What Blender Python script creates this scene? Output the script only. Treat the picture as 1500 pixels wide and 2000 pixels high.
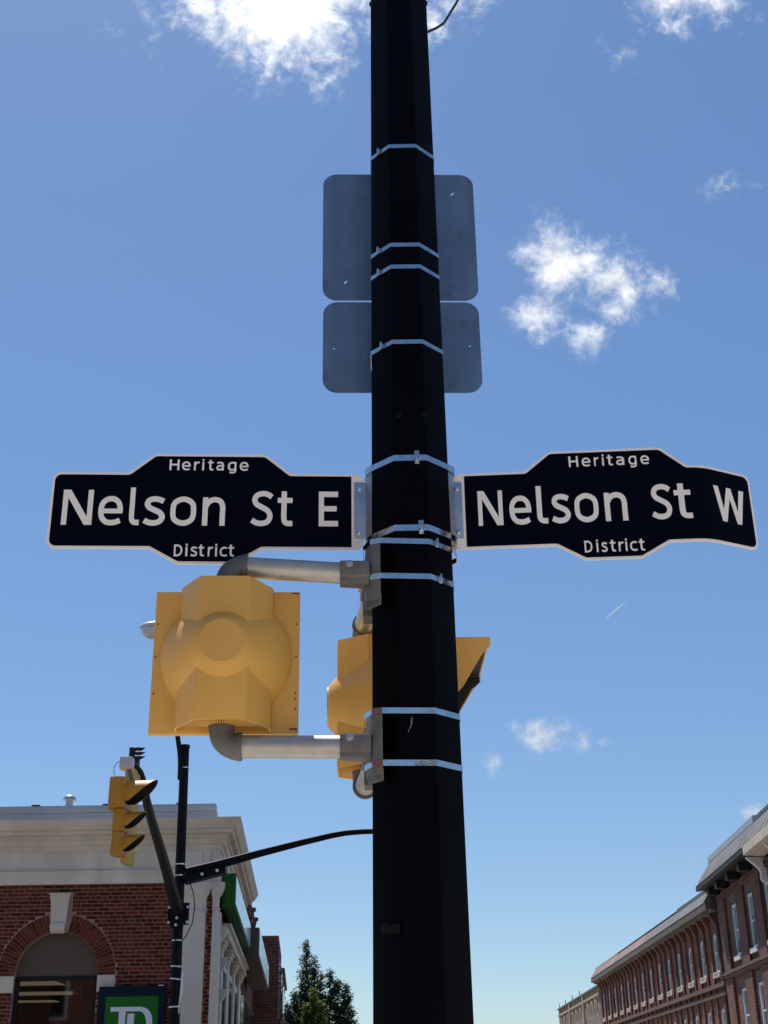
import bpy, bmesh, math, random
from math import sin, cos, tan, pi, radians, sqrt, atan2, hypot
from mathutils import Vector, Matrix
from mathutils.geometry import tessellate_polygon

random.seed(7)
for o in list(bpy.data.objects):
    bpy.data.objects.remove(o, do_unlink=True)
scn = bpy.context.scene
COL = scn.collection

# ------------------------------------------------------------------ camera
PITCH, ROLL = radians(24.5), radians(0.85)
EYE = Vector((0, 0, 1.6))
fw = Vector((0, cos(PITCH), sin(PITCH)))
r0 = Vector((1, 0, 0)); u0 = Vector((0, -sin(PITCH), cos(PITCH)))
cr = r0 * cos(ROLL) - u0 * sin(ROLL)
cu = u0 * cos(ROLL) + r0 * sin(ROLL)
cam = bpy.data.cameras.new('camera')
cam.sensor_fit = 'HORIZONTAL'; cam.sensor_width = 36; cam.lens = 60
cam.clip_start = 0.05; cam.clip_end = 20000
camo = bpy.data.objects.new('camera', cam); COL.objects.link(camo)
camo.matrix_world = Matrix(((cr.x, cu.x, -fw.x, EYE.x), (cr.y, cu.y, -fw.y, EYE.y), (cr.z, cu.z, -fw.z, EYE.z), (0, 0, 0, 1)))
scn.camera = camo

# ------------------------------------------------------------------ sun
SUN_AZ, SUN_EL = radians(-24), radians(63)          # azimuth from +Y, positive towards +X
sd = Vector((sin(SUN_AZ) * cos(SUN_EL), cos(SUN_AZ) * cos(SUN_EL), sin(SUN_EL)))
sun = bpy.data.lights.new('sun', 'SUN'); sun.energy = 5.0; sun.angle = radians(0.53); sun.color = (1, 0.94, 0.86)
suno = bpy.data.objects.new('sun', sun); COL.objects.link(suno)
suno.rotation_euler = (-sd).to_track_quat('-Z', 'Y').to_euler()
suno.location = (0, 0, 40)

# ------------------------------------------------------------------ world: clear sky with a few torn cumulus clouds
world = bpy.data.worlds.new('World'); scn.world = world; world.use_nodes = True
W = world.node_tree; W.nodes.clear()
def wn(t, **k):
    n = W.nodes.new(t)
    for a, b in k.items(): setattr(n, a, b)
    return n
def wmath(op, a, b=None, c=None, clamp=False):
    n = wn('ShaderNodeMath', operation=op); n.use_clamp = clamp
    for i, v in enumerate((a, b, c)):
        if v is None: continue
        if isinstance(v, (int, float)): n.inputs[i].default_value = v
        else: W.links.new(v, n.inputs[i])
    return n.outputs[0]
def wvec(op, a, b=None):
    n = wn('ShaderNodeVectorMath', operation=op)
    for i, v in enumerate((a, b)):
        if v is None: continue
        if isinstance(v, (tuple, Vector)): n.inputs[i].default_value = tuple(v)
        else: W.links.new(v, n.inputs[i])
    return n
sky = wn('ShaderNodeTexSky', sky_type='NISHITA')
sky.sun_disc = False; sky.sun_elevation = SUN_EL; sky.sun_rotation = SUN_AZ
sky.altitude = 200; sky.air_density = 1.0; sky.dust_density = 0.22; sky.ozone_density = 1.0
tc = wn('ShaderNodeTexCoord'); D = tc.outputs['Generated']
fdot = wvec('DOT_PRODUCT', D, fw).outputs['Value']
udot = wvec('DOT_PRODUCT', D, cr).outputs['Value']
vdot = wvec('DOT_PRODUCT', D, cu).outputs['Value']
fs = wmath('MAXIMUM', fdot, 0.05)
comb = wn('ShaderNodeCombineXYZ')          # tangent plane of the southern sky
W.links.new(wmath('DIVIDE', udot, fs), comb.inputs[0]); W.links.new(wmath('DIVIDE', vdot, fs), comb.inputs[1])
UV = comb.outputs[0]
def noise(scale, detail, rough, dist=0.0, vec=UV, off=(0, 0, 0)):
    n = wn('ShaderNodeTexNoise'); n.noise_dimensions = '3D'
    n.inputs['Scale'].default_value = scale; n.inputs['Detail'].default_value = detail
    n.inputs['Roughness'].default_value = rough; n.inputs['Distortion'].default_value = dist
    v = wvec('ADD', vec, off).outputs[0]
    W.links.new(v, n.inputs['Vector'])
    return n
# swirl the coordinates a little so that the clouds have torn rims
w1 = noise(18, 3, 0.55)
wv = wvec('SUBTRACT', w1.outputs['Color'], (0.5, 0.5, 0.5)).outputs[0]
wsc = wn('ShaderNodeVectorMath', operation='SCALE'); W.links.new(wv, wsc.inputs[0]); wsc.inputs['Scale'].default_value = 0.022
UVW = wvec('ADD', UV, wsc.outputs[0]).outputs[0]
# (x, y, rx, ry, strength) of the puffs, in 1/2500 of the tangent plane
PUFFS = [(565, 10, 140, 130, 1.3), (450, 20, 105, 85, .95), (640, -20, 120, 100, 1.0), (365, -20, 70, 50, .75), (570, 100, 66, 60, .85), (500, 70, 60, 50, .5),
         (810, -50, 150, 85, .9), (850, 50, 40, 60, .55), (870, 10, 55, 50, .6), (500, -160, 330, 110, 1.1),
         (1345, -5, 100, 70, 1.0), (1310, 55, 45, 34, .65), (1400, -20, 60, 46, .75),
         (1085, 505, 66, 74, 1.15), (1150, 500, 66, 46, .80), (1195, 540, 60, 46, .76), (1285, 545, 46, 36, .82), (1225, 572, 56, 40, .72),
         (1060, 615, 58, 48, .78), (1195, 605, 52, 46, .78), (1150, 655, 64, 42, .86), (1110, 575, 60, 50, .55), (1175, 560, 60, 50, .60),
         (1050, 1432, 46, 38, .92), (1090, 1425, 40, 22, .62), (1131, 1450, 26, 22, .62), (1176, 1448, 18, 12, .52), (966, 1485, 22, 26, .50),
         (1415, 368, 48, 24, .55), (1480, 1588, 50, 26, .62), (1222, 112, 34, 30, .36), (1190, 65, 30, 20, .25), (290, 20, 60, 70, .34)]
field = None
for (x, y, rx, ry, s) in PUFFS:
    c = Vector(((x - 750) / 2500, (1000 - y) / 2500, 0))
    d = wvec('SUBTRACT', UVW, c).outputs[0]
    d = wvec('MULTIPLY', d, Vector((2500 / rx, 2500 / ry, 0))).outputs[0]
    l = wvec('LENGTH', d).outputs['Value']
    g = wmath('MULTIPLY', wmath('SUBTRACT', 1.0, wmath('MULTIPLY', l, 0.62)), s)
    field = g if field is None else wmath('SMOOTH_MAX', field, g, 0.12)
n1 = noise(30, 9, 0.60, 0.5)
n2 = noise(130, 6, 0.6, 0.6, off=(3.1, 1.7, 0))
rag = wmath('ADD', wmath('MULTIPLY', wmath('SUBTRACT', n1.outputs['Fac'], 0.5), 1.75), wmath('MULTIPLY', wmath('SUBTRACT', n2.outputs['Fac'], 0.5), 0.75))
dens = wmath('ADD', field, rag)
front = wn('ShaderNodeMapRange'); front.clamp = True
W.links.new(fdot, front.inputs[0]); front.inputs[1].default_value = 0.72; front.inputs[2].default_value = 0.80
# the rest of the sky has scattered clouds of the same kind
g1 = noise(2.6, 9, 0.6, 0.4, vec=D, off=(5.3, 2.2, 1.1))
rest = wmath('MULTIPLY', wmath('SUBTRACT', g1.outputs['Fac'], 0.56), 6.0)
restm = wmath('MULTIPLY', wmath('ADD', rest, 0.25), 1.0)
mixd = wn('ShaderNodeMix'); mixd.data_type = 'FLOAT'
W.links.new(front.outputs[0], mixd.inputs[0]); W.links.new(restm, mixd.inputs[2]); W.links.new(dens, mixd.inputs[3])
dd = mixd.outputs[0]
al = wn('ShaderNodeMapRange'); al.interpolation_type = 'SMOOTHERSTEP'
W.links.new(dd, al.inputs[0]); al.inputs[1].default_value = 0.10; al.inputs[2].default_value = 1.32
sep = wn('ShaderNodeSeparateXYZ'); W.links.new(D, sep.inputs[0])
abovehor = wn('ShaderNodeMapRange'); W.links.new(sep.outputs[2], abovehor.inputs[0]); abovehor.inputs[1].default_value = 0.0; abovehor.inputs[2].default_value = 0.08
alpha = wmath('MULTIPLY', al.outputs[0], abovehor.outputs[0])
hsv = wn('ShaderNodeHueSaturation'); hsv.inputs['Saturation'].default_value = 1.32; hsv.inputs['Value'].default_value = 1.0; hsv.inputs['Hue'].default_value = 0.505
gam = wn('ShaderNodeGamma'); gam.inputs[1].default_value = 0.68
W.links.new(sky.outputs[0], gam.inputs[0]); W.links.new(gam.outputs[0], hsv.inputs['Color'])
bg1 = wn('ShaderNodeBackground'); bg1.inputs[1].default_value = 0.147
tint = wvec('MULTIPLY', hsv.outputs[0], (0.88, 1.03, 1.17)).outputs[0]
W.links.new(tint, bg1.inputs[0])
# thick parts of a cloud are softly modelled in grey
shn = noise(34, 6, 0.6, 0.3, off=(7.7, 0.4, 2.0))
shr = wn('ShaderNodeMapRange'); W.links.new(shn.outputs['Fac'], shr.inputs[0]); shr.inputs[1].default_value = 0.35; shr.inputs[2].default_value = 0.62; shr.inputs[3].default_value = 0.80; shr.inputs[4].default_value = 1.02
# forward scattering: clouds towards the sun are brighter
sdot = wvec('DOT_PRODUCT', D, sd).outputs['Value']
cb = wn('ShaderNodeMapRange'); W.links.new(sdot, cb.inputs[0]); cb.inputs[1].default_value = 0.6; cb.inputs[2].default_value = 1.0; cb.inputs[3].default_value = 0.72; cb.inputs[4].default_value = 1.30
bg2 = wn('ShaderNodeBackground'); bg2.inputs[0].default_value = (0.97, 0.985, 1.0, 1)
W.links.new(wmath('MULTIPLY', cb.outputs[0], shr.outputs[0]), bg2.inputs[1])
mx = wn('ShaderNodeMixShader'); W.links.new(alpha, mx.inputs[0]); W.links.new(bg1.outputs[0], mx.inputs[1]); W.links.new(bg2.outputs[0], mx.inputs[2])
wo = wn('ShaderNodeOutputWorld'); W.links.new(mx.outputs[0], wo.inputs[0])

scn.view_settings.view_transform = 'Standard'; scn.view_settings.look = 'None'
scn.view_settings.exposure = 0.25; scn.view_settings.gamma = 1.0; scn.view_settings.use_curve_mapping = False

# ------------------------------------------------------------------ materials
def mat(name, color, rough=0.6, metal=0.0, var=0.0, vscale=8.0, bump=0.0, bscale=60.0, streak=0.0, spec=0.5, coat=0.0, island=0.0, dirt=None, transl=0.0, emit=None):
    m = bpy.data.materials.new(name); m.use_nodes = True
    nt = m.node_tree; N = nt.nodes; L = nt.links
    b = N['Principled BSDF']; b.inputs['Roughness'].default_value = rough; b.inputs['Metallic'].default_value = metal
    b.inputs['Specular IOR Level'].default_value = spec; b.inputs['Coat Weight'].default_value = coat
    c = tuple(color) + (1,)
    b.inputs['Base Color'].default_value = c
    tcn = N.new('ShaderNodeTexCoord')
    out = None
    def rgbmul(src, facsock, lo, hi):
        mr = N.new('ShaderNodeMapRange'); L.new(facsock, mr.inputs[0]); mr.inputs[1].default_value = 0.25; mr.inputs[2].default_value = 0.75
        mr.inputs[3].default_value = lo; mr.inputs[4].default_value = hi
        vm = N.new('ShaderNodeVectorMath'); vm.operation = 'SCALE'
        if src is None: vm.inputs[0].default_value = c[:3]
        else: L.new(src, vm.inputs[0])
        L.new(mr.outputs[0], vm.inputs['Scale']); return vm.outputs[0]
    if var > 0:
        n = N.new('ShaderNodeTexNoise'); n.inputs['Scale'].default_value = vscale; n.inputs['Detail'].default_value = 6; n.inputs['Roughness'].default_value = 0.6
        L.new(tcn.outputs['Object'], n.inputs['Vector']); out = rgbmul(out, n.outputs['Fac'], 1 - var, 1 + var)
    if streak > 0:
        mp = N.new('ShaderNodeMapping'); mp.inputs['Scale'].default_value = (1, 1, 0.08); L.new(tcn.outputs['Object'], mp.inputs['Vector'])
        n = N.new('ShaderNodeTexNoise'); n.inputs['Scale'].default_value = vscale * 2.2; n.inputs['Detail'].default_value = 5
        L.new(mp.outputs[0], n.inputs['Vector']); out = rgbmul(out, n.outputs['Fac'], 1 - streak, 1 + streak * 0.4)
    if island > 0:
        g = N.new('ShaderNodeNewGeometry'); oi = N.new('ShaderNodeObjectInfo')
        a = N.new('ShaderNodeMath'); a.operation = 'ADD'; L.new(g.outputs['Random Per Island'], a.inputs[0]); L.new(oi.outputs['Random'], a.inputs[1])
        f = N.new('ShaderNodeMath'); f.operation = 'FRACT'; L.new(a.outputs[0], f.inputs[0])
        out = rgbmul(out, f.outputs[0], 1 - island, 1 + island)
    if dirt:
        n = N.new('ShaderNodeTexNoise'); n.inputs['Scale'].default_value = dirt[1]; n.inputs['Detail'].default_value = 8; n.inputs['Roughness'].default_value = 0.7
        L.new(tcn.outputs['Object'], n.inputs['Vector'])
        mr = N.new('ShaderNodeMapRange'); L.new(n.outputs['Fac'], mr.inputs[0]); mr.inputs[1].default_value = dirt[2]; mr.inputs[2].default_value = dirt[2] + 0.12
        mr.inputs[4].default_value = dirt[3]
        mixc = N.new('ShaderNodeMix'); mixc.data_type = 'RGBA'; L.new(mr.outputs[0], mixc.inputs[0])
        if out is None: mixc.inputs[6].default_value = c
        else: L.new(out, mixc.inputs[6])
        mixc.inputs[7].default_value = tuple(dirt[0]) + (1,)
        out = mixc.outputs[2]
    if out is not None: L.new(out, b.inputs['Base Color'])
    if bump > 0:
        n = N.new('ShaderNodeTexNoise'); n.inputs['Scale'].default_value = bscale; n.inputs['Detail'].default_value = 5
        L.new(tcn.outputs['Object'], n.inputs['Vector'])
        bp = N.new('ShaderNodeBump'); bp.inputs['Strength'].default_value = bump; bp.inputs['Distance'].default_value = 0.01
        L.new(n.outputs['Fac'], bp.inputs['Height']); L.new(bp.outputs[0], b.inputs['Normal'])
    if transl > 0:
        tr = N.new('ShaderNodeBsdfTranslucent')
        if out is not None: L.new(out, tr.inputs[0])
        else: tr.inputs[0].default_value = c
        ms = N.new('ShaderNodeMixShader'); ms.inputs[0].default_value = transl
        L.new(b.outputs[0], ms.inputs[1]); L.new(tr.outputs[0], ms.inputs[2]); L.new(ms.outputs[0], N['Material Output'].inputs[0])
    if emit:
        b.inputs['Emission Color'].default_value = tuple(emit[0]) + (1,); b.inputs['Emission Strength'].default_value = emit[1]
    return m

def brickmat(name, c1, c2, mortar, bw=0.22, bh=0.075, msize=0.012, axis='Y'):
    m = mat(name, c1, rough=0.85)
    nt = m.node_tree; N = nt.nodes; L = nt.links; b = N['Principled BSDF']
    tcn = N.new('ShaderNodeTexCoord'); sp = N.new('ShaderNodeSeparateXYZ'); L.new(tcn.outputs['Object'], sp.inputs[0])
    add = N.new('ShaderNodeMath'); add.operation = 'ADD'; L.new(sp.outputs[0], add.inputs[0]); L.new(sp.outputs[1], add.inputs[1])
    cb_ = N.new('ShaderNodeCombineXYZ'); L.new(add.outputs[0], cb_.inputs[0]); L.new(sp.outputs[2], cb_.inputs[1])
    br = N.new('ShaderNodeTexBrick'); L.new(cb_.outputs[0], br.inputs['Vector'])
    br.inputs['Color1'].default_value = tuple(c1) + (1,); br.inputs['Color2'].default_value = tuple(c2) + (1,); br.inputs['Mortar'].default_value = tuple(mortar) + (1,)
    br.inputs['Scale'].default_value = 1; br.inputs['Mortar Size'].default_value = msize; br.inputs['Brick Width'].default_value = bw; br.inputs['Row Height'].default_value = bh
    n = N.new('ShaderNodeTexNoise'); n.inputs['Scale'].default_value = 0.9; n.inputs['Detail'].default_value = 6; L.new(tcn.outputs['Object'], n.inputs['Vector'])
    mr = N.new('ShaderNodeMapRange'); L.new(n.outputs['Fac'], mr.inputs[0]); mr.inputs[1].default_value = .3; mr.inputs[2].default_value = .7; mr.inputs[3].default_value = .6; mr.inputs[4].default_value = 1.3
    vm = N.new('ShaderNodeVectorMath'); vm.operation = 'SCALE'; L.new(br.outputs['Color'], vm.inputs[0]); L.new(mr.outputs[0], vm.inputs['Scale'])
    L.new(vm.outputs[0], b.inputs['Base Color'])
    bp = N.new('ShaderNodeBump'); bp.inputs['Strength'].default_value = 1.0; bp.inputs['Distance'].default_value = 0.015; bp.invert = True
    L.new(br.outputs['Fac'], bp.inputs['Height']); L.new(bp.outputs[0], b.inputs['Normal'])
    return m

M = {}
M['pole'] = mat('black_paint', (0.0012, 0.0014, 0.0028), rough=0.5, spec=0.05, var=0.5, vscale=3, bump=0.04, bscale=30, dirt=((0.010, 0.010, 0.012), 5, 0.60, 0.55))
M['pole_far'] = mat('far_black_paint', (0.002, 0.002, 0.003), rough=0.5, spec=0.15)
M['arm_far'] = mat('weathered_black_paint', (0.004, 0.004, 0.0045), rough=0.6, spec=0.2)
M['steel'] = mat('stainless_steel', (0.60, 0.60, 0.60), rough=0.10, metal=1.0, var=0.25, vscale=30, bump=0.10, bscale=25)
M['galv'] = mat('galvanised_steel', (0.42, 0.45, 0.50), rough=0.42, metal=0.85, var=0.15, vscale=30, bump=0.05, bscale=80)
M['alu'] = mat('cast_aluminium', (0.145, 0.142, 0.135), rough=0.6, metal=0.35, var=0.28, vscale=25, bump=0.25, bscale=140, dirt=((0.08, 0.07, 0.06), 18, 0.58, 0.6))
M['pipe'] = mat('weathered_pipe', (0.46, 0.44, 0.40), rough=0.42, metal=0.6, var=0.18, vscale=14, bump=0.1, bscale=120, dirt=((0.12, 0.10, 0.08), 30, 0.62, 0.6))
M['plate'] = mat('aluminium_sheet', (0.145, 0.225, 0.335), rough=0.45, metal=0.45, var=0.16, vscale=6, streak=0.22, bump=0.05, bscale=20, dirt=((0.09, 0.12, 0.16), 9, 0.57, 0.7))
M['yellow'] = mat('signal_yellow_plastic', (0.71, 0.395, 0.085), rough=0.42, var=0.08, vscale=4, streak=0.08, bump=0.02, bscale=60, spec=0.4)
M['yellow_far'] = mat('traffic_yellow_paint', (0.52, 0.235, 0.010), rough=0.5, var=0.06, vscale=5)
M['yellow_pale'] = mat('faded_yellow_paint', (0.50, 0.34, 0.08), rough=0.6)
M['black'] = mat('matt_black', (0.006, 0.006, 0.007), rough=0.6)
M['darkhole'] = mat('dark_hole', (0.004, 0.003, 0.003), rough=0.9)
M['red'] = mat('red_sticker', (0.15, 0.01, 0.01), rough=0.5)
M['navy'] = mat('navy_sheeting', (0.0012, 0.0018, 0.007), rough=0.5, spec=0.04)
M['sheet'] = mat('reflective_sheeting', (0.86, 0.81, 0.75), rough=0.5, var=0.03, vscale=40)
M['mortar'] = mat('mortar', (0.31, 0.19, 0.15), rough=0.9, var=0.15, vscale=4)
M['brick'] = mat('red_brick', (0.100, 0.024, 0.014), rough=0.9, spec=0.1, var=0.28, vscale=12, island=0.34, bump=0.3, bscale=90)
M['stone'] = mat('painted_stone', (0.60, 0.52, 0.43), rough=0.75, var=0.12, vscale=1.3, streak=0.20, bump=0.1, bscale=30)
M['stone_lt'] = mat('painted_wood_trim', (0.62, 0.55, 0.46), rough=0.65, var=0.09, vscale=1.2, streak=0.20, bump=0.06, bscale=25)
M['flash'] = mat('metal_flashing', (0.40, 0.42, 0.45), rough=0.45, metal=0.3, var=0.12, vscale=1.2, streak=0.1)
M['frame'] = mat('bronze_window_frame', (0.016, 0.012, 0.010), rough=0.6, spec=0.15)
M['tymp'] = mat('painted_panel', (0.085, 0.060, 0.042), rough=0.7, var=0.08, vscale=2)
M['green'] = mat('green_sign_panel', (0.016, 0.13, 0.012), rough=0.5, spec=0.15)
M['signnavy'] = mat('dark_sign_cabinet', (0.006, 0.014, 0.022), rough=0.6, spec=0.1)
M['signwhite'] = mat('white_vinyl', (0.66, 0.68, 0.74), rough=0.4)
M['awning_green'] = mat('green_fascia', (0.012, 0.095, 0.012), rough=0.5, spec=0.2)
M['acrylic'] = mat('pale_acrylic_face', (0.55, 0.66, 0.74), rough=0.15, spec=0.6)
M['brown'] = mat('brown_soffit', (0.075, 0.06, 0.045), rough=0.8, var=0.1)
M['bark'] = mat('bark', (0.06, 0.045, 0.035), rough=0.9)
M['leaf'] = mat('pear_leaf', (0.078, 0.125, 0.045), rough=0.5, island=0.65, transl=0.38, spec=0.3)
M['leaf2'] = mat('yellow_green_leaf', (0.13, 0.17, 0.03), rough=0.55, island=0.4, transl=0.4, spec=0.25)
M['wire'] = mat('black_cable', (0.008, 0.008, 0.009), rough=0.5)
M['tie'] = mat('white_tie', (0.7, 0.72, 0.75), rough=0.35, metal=0.3)
M['white'] = mat('white_plastic', (0.48, 0.485, 0.49), rough=0.45)
M['lens'] = mat('luminaire_lens', (0.50, 0.53, 0.56), rough=0.2)
M['winwhite'] = mat('white_window_paint', (0.62, 0.66, 0.68), rough=0.6, var=0.08)
M['sillstone'] = mat('white_sill', (0.68, 0.68, 0.66), rough=0.7, var=0.08)
M['brickA'] = brickmat('brick_dark_red', (0.20, 0.075, 0.045), (0.135, 0.045, 0.030), (0.05, 0.028, 0.020), bh=0.125, bw=0.36, msize=0.016)
M['brickB'] = brickmat('brick_orange_red', (0.23, 0.075, 0.040), (0.15, 0.050, 0.030), (0.08, 0.048, 0.034), bh=0.10, bw=0.3)
M['brickC'] = brickmat('brick_buff', (0.30, 0.17, 0.095), (0.24, 0.13, 0.08), (0.26, 0.20, 0.15))
M['bricktan'] = mat('buff_stone_trim', (0.38, 0.29, 0.21), rough=0.8, var=0.15)
M['brownstone'] = mat('brown_stone_band', (0.13, 0.075, 0.055), rough=0.85, var=0.2, vscale=3)
M['metalroof'] = mat('weathered_metal_roof', (0.175, 0.16, 0.148), rough=0.6, metal=0.15, var=0.38, vscale=1.8, streak=0.4)
M['corn'] = mat('weathered_cornice', (0.12, 0.095, 0.08), rough=0.8, var=0.3, vscale=1.2, streak=0.3)
M['redroof'] = mat('faded_red_roof', (0.25, 0.155, 0.135), rough=0.65, var=0.22, vscale=0.35, streak=0.2)
M['copper'] = mat('dark_ridge_cap', (0.06, 0.085, 0.095), rough=0.5)
M['asphalt'] = mat('asphalt', (0.055, 0.053, 0.05), rough=0.9, var=0.2, vscale=2)
M['concrete'] = mat('concrete', (0.52, 0.475, 0.41), rough=0.85, var=0.12, vscale=1.5)
M['paint'] = mat('road_paint', (0.75, 0.74, 0.70), rough=0.7)
M['earth'] = mat('gravel_ground', (0.22, 0.19, 0.15), rough=0.95, var=0.2, vscale=0.3)
M['contrail'] = mat('ice_trail', (0.9, 0.92, 0.95), rough=1.0, transl=0.6)
M['litpanel'] = mat('ceiling_light_panel', (0.8, 0.75, 0.65), emit=((1, 0.86, 0.62), 0.27))
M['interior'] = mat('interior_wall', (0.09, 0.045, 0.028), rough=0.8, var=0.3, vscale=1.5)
M['ceiling'] = mat('interior_ceiling', (0.22, 0.19, 0.16), rough=0.9)
M['curtain'] = mat('grey_curtain', (0.20, 0.19, 0.18), rough=0.9)
def glassmat(name, tint, refl=0.08):
    m = bpy.data.materials.new(name); m.use_nodes = True; nt = m.node_tree; N = nt.nodes; L = nt.links
    N.remove(N['Principled BSDF'])
    tr = N.new('ShaderNodeBsdfTransparent'); tr.inputs[0].default_value = tuple(tint) + (1,)
    gl = N.new('ShaderNodeBsdfGlossy'); gl.inputs['Roughness'].default_value = 0.03; gl.inputs[0].default_value = (0.9, 0.92, 0.95, 1)
    fr = N.new('ShaderNodeFresnel'); fr.inputs[0].default_value = 1.5
    ad = N.new('ShaderNodeMath'); ad.operation = 'ADD'; L.new(fr.outputs[0], ad.inputs[0]); ad.inputs[1].default_value = refl - 0.04; ad.use_clamp = True
    mxs = N.new('ShaderNodeMixShader'); L.new(ad.outputs[0], mxs.inputs[0]); L.new(tr.outputs[0], mxs.inputs[1]); L.new(gl.outputs[0], mxs.inputs[2])
    L.new(mxs.outputs[0], N['Material Output'].inputs[0]); return m
M['glass'] = glassmat('window_glass', (0.55, 0.55, 0.53))
M['blind'] = mat('pale_window_blind', (0.30, 0.31, 0.30), rough=0.35, island=0.3)
M['glassdark'] = mat('dark_window_glass', (0.012, 0.015, 0.018), rough=0.06, spec=0.9)

# ------------------------------------------------------------------ object helpers
def tag(o, label=None, cat=None, group=None, kind=None):
    if label: o['label'] = label
    if cat: o['category'] = cat
    if group: o['group'] = group
    if kind: o['kind'] = kind
    return o
def empty(name, loc, label=None, cat=None, group=None):
    o = bpy.data.objects.new(name, None); COL.objects.link(o); o.location = loc
    o.empty_display_size = 0.2
    return tag(o, label, cat, group)
def wloc(o):
    v = Vector((0, 0, 0))
    while o is not None: v += o.location; o = o.parent
    return v

class MB:
    def __init__(s): s.v = []; s.f = []; s.m = []
    def add(s, vs, fs, mi=0):
        o = len(s.v); s.v += [Vector(p) for p in vs]
        for f in fs: s.f.append([i + o for i in f]); s.m.append(mi)
    def box(s, x0, x1, y0, y1, z0, z1, mi=0, T=None):
        vs = [Vector((x, y, z)) for z in (z0, z1) for y in (y0, y1) for x in (x0, x1)]
        if T: vs = [T(p) for p in vs]
        s.add(vs, [(0, 2, 3, 1), (4, 5, 7, 6), (0, 1, 5, 4), (2, 6, 7, 3), (0, 4, 6, 2), (1, 3, 7, 5)], mi)
    def panel(s, outer, holes, d0, d1, T, mi=0):
        loops = [outer] + list(holes)
        tris = tessellate_polygon([[Vector((a, b, 0)) for a, b in lp] for lp in loops])
        flat = [p for lp in loops for p in lp]; n = len(flat)
        vs = [T(a, b, d0) for a, b in flat] + [T(a, b, d1) for a, b in flat]
        fs = [tuple(t) for t in tris] + [tuple(i + n for i in reversed(t)) for t in tris]
        k = 0
        for lp in loops:
            c = len(lp)
            for i in range(c):
                a, b = k + i, k + (i + 1) % c
                fs.append((a, b, b + n, a + n))
            k += c
        s.add(vs, fs, mi)
    def tube(s, pts, radii, n=14, mi=0, caps=True, squash=None):
        pts = [Vector(p) for p in pts]
        if not isinstance(radii, (list, tuple)): radii = [radii] * len(pts)
        rings = []; up = None
        for i, p in enumerate(pts):
            t = (pts[min(i + 1, len(pts) - 1)] - pts[max(i - 1, 0)]).normalized()
            if up is None: up = Vector((0, 0, 1)) if abs(t.z) < 0.9 else Vector((0, 1, 0))
            a = t.cross(up).normalized(); b = a.cross(t).normalized(); up = b
            rings.append([p + (a * cos(2 * pi * k / n) + b * sin(2 * pi * k / n)) * radii[i] for k in range(n)])
        vs = [q for r in rings for q in r]; fs = []
        for i in range(len(rings) - 1):
            for k in range(n):
                a = i * n + k; b = i * n + (k + 1) % n
                fs.append((a, b, b + n, a + n))
        if caps:
            fs.append(tuple(range(n))[::-1]); fs.append(tuple((len(rings) - 1) * n + k for k in range(n)))
        s.add(vs, fs, mi)
    def loft(s, rings, mi=0, caps=True):
        n = len(rings[0]); vs = [q for r in rings for q in r]; fs = []
        for i in range(len(rings) - 1):
            for k in range(n):
                a = i * n + k; b = i * n + (k + 1) % n
                fs.append((a, b, b + n, a + n))
        if caps: fs.append(tuple(range(n))[::-1]); fs.append(tuple((len(rings) - 1) * n + k for k in range(n)))
        s.add(vs, fs, mi)
    def build(s, name, mats, parent=None, bevel=0.0, seg=2, smooth=True, angle=35, sliceu=None, remap=None, weld=False):
        if not isinstance(mats, (list, tuple)): mats = [mats]
        me = bpy.data.meshes.new(name)
        if sliceu or remap or bevel or True:
            bm = bmesh.new(); bv = [bm.verts.new(p) for p in s.v]
            for f, mi in zip(s.f, s.m):
                try: fa = bm.faces.new([bv[i] for i in f]); fa.material_index = mi
                except ValueError: pass
            if weld: bmesh.ops.remove_doubles(bm, verts=bm.verts[:], dist=1e-5)
            if sliceu:
                for u in sliceu:
                    bmesh.ops.bisect_plane(bm, geom=bm.verts[:] + bm.edges[:] + bm.faces[:], plane_co=(u, 0, 0), plane_no=(1, 0, 0), dist=1e-6)
            bmesh.ops.recalc_face_normals(bm, faces=bm.faces[:])
            if bevel > 0:
                es = [e for e in bm.edges if len(e.link_faces) == 2 and e.calc_face_angle(0) > radians(30)]
                bmesh.ops.bevel(bm, geom=es, offset=bevel, segments=seg, profile=0.6, affect='EDGES', clamp_overlap=True)
            if remap:
                for v in bm.verts: v.co = remap(v.co)
            off = wloc(parent) if parent else Vector((0, 0, 0))
            if off.length > 0:
                for v in bm.verts: v.co -= off
            for f in bm.faces: f.smooth = smooth
            bm.to_mesh(me); bm.free()
        for m_ in mats: me.materials.append(m_)
        if smooth:
            try: me.set_sharp_from_angle(angle=radians(angle))
            except Exception: pass
        o = bpy.data.objects.new(name, me); COL.objects.link(o)
        if parent: o.parent = parent
        return o

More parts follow.
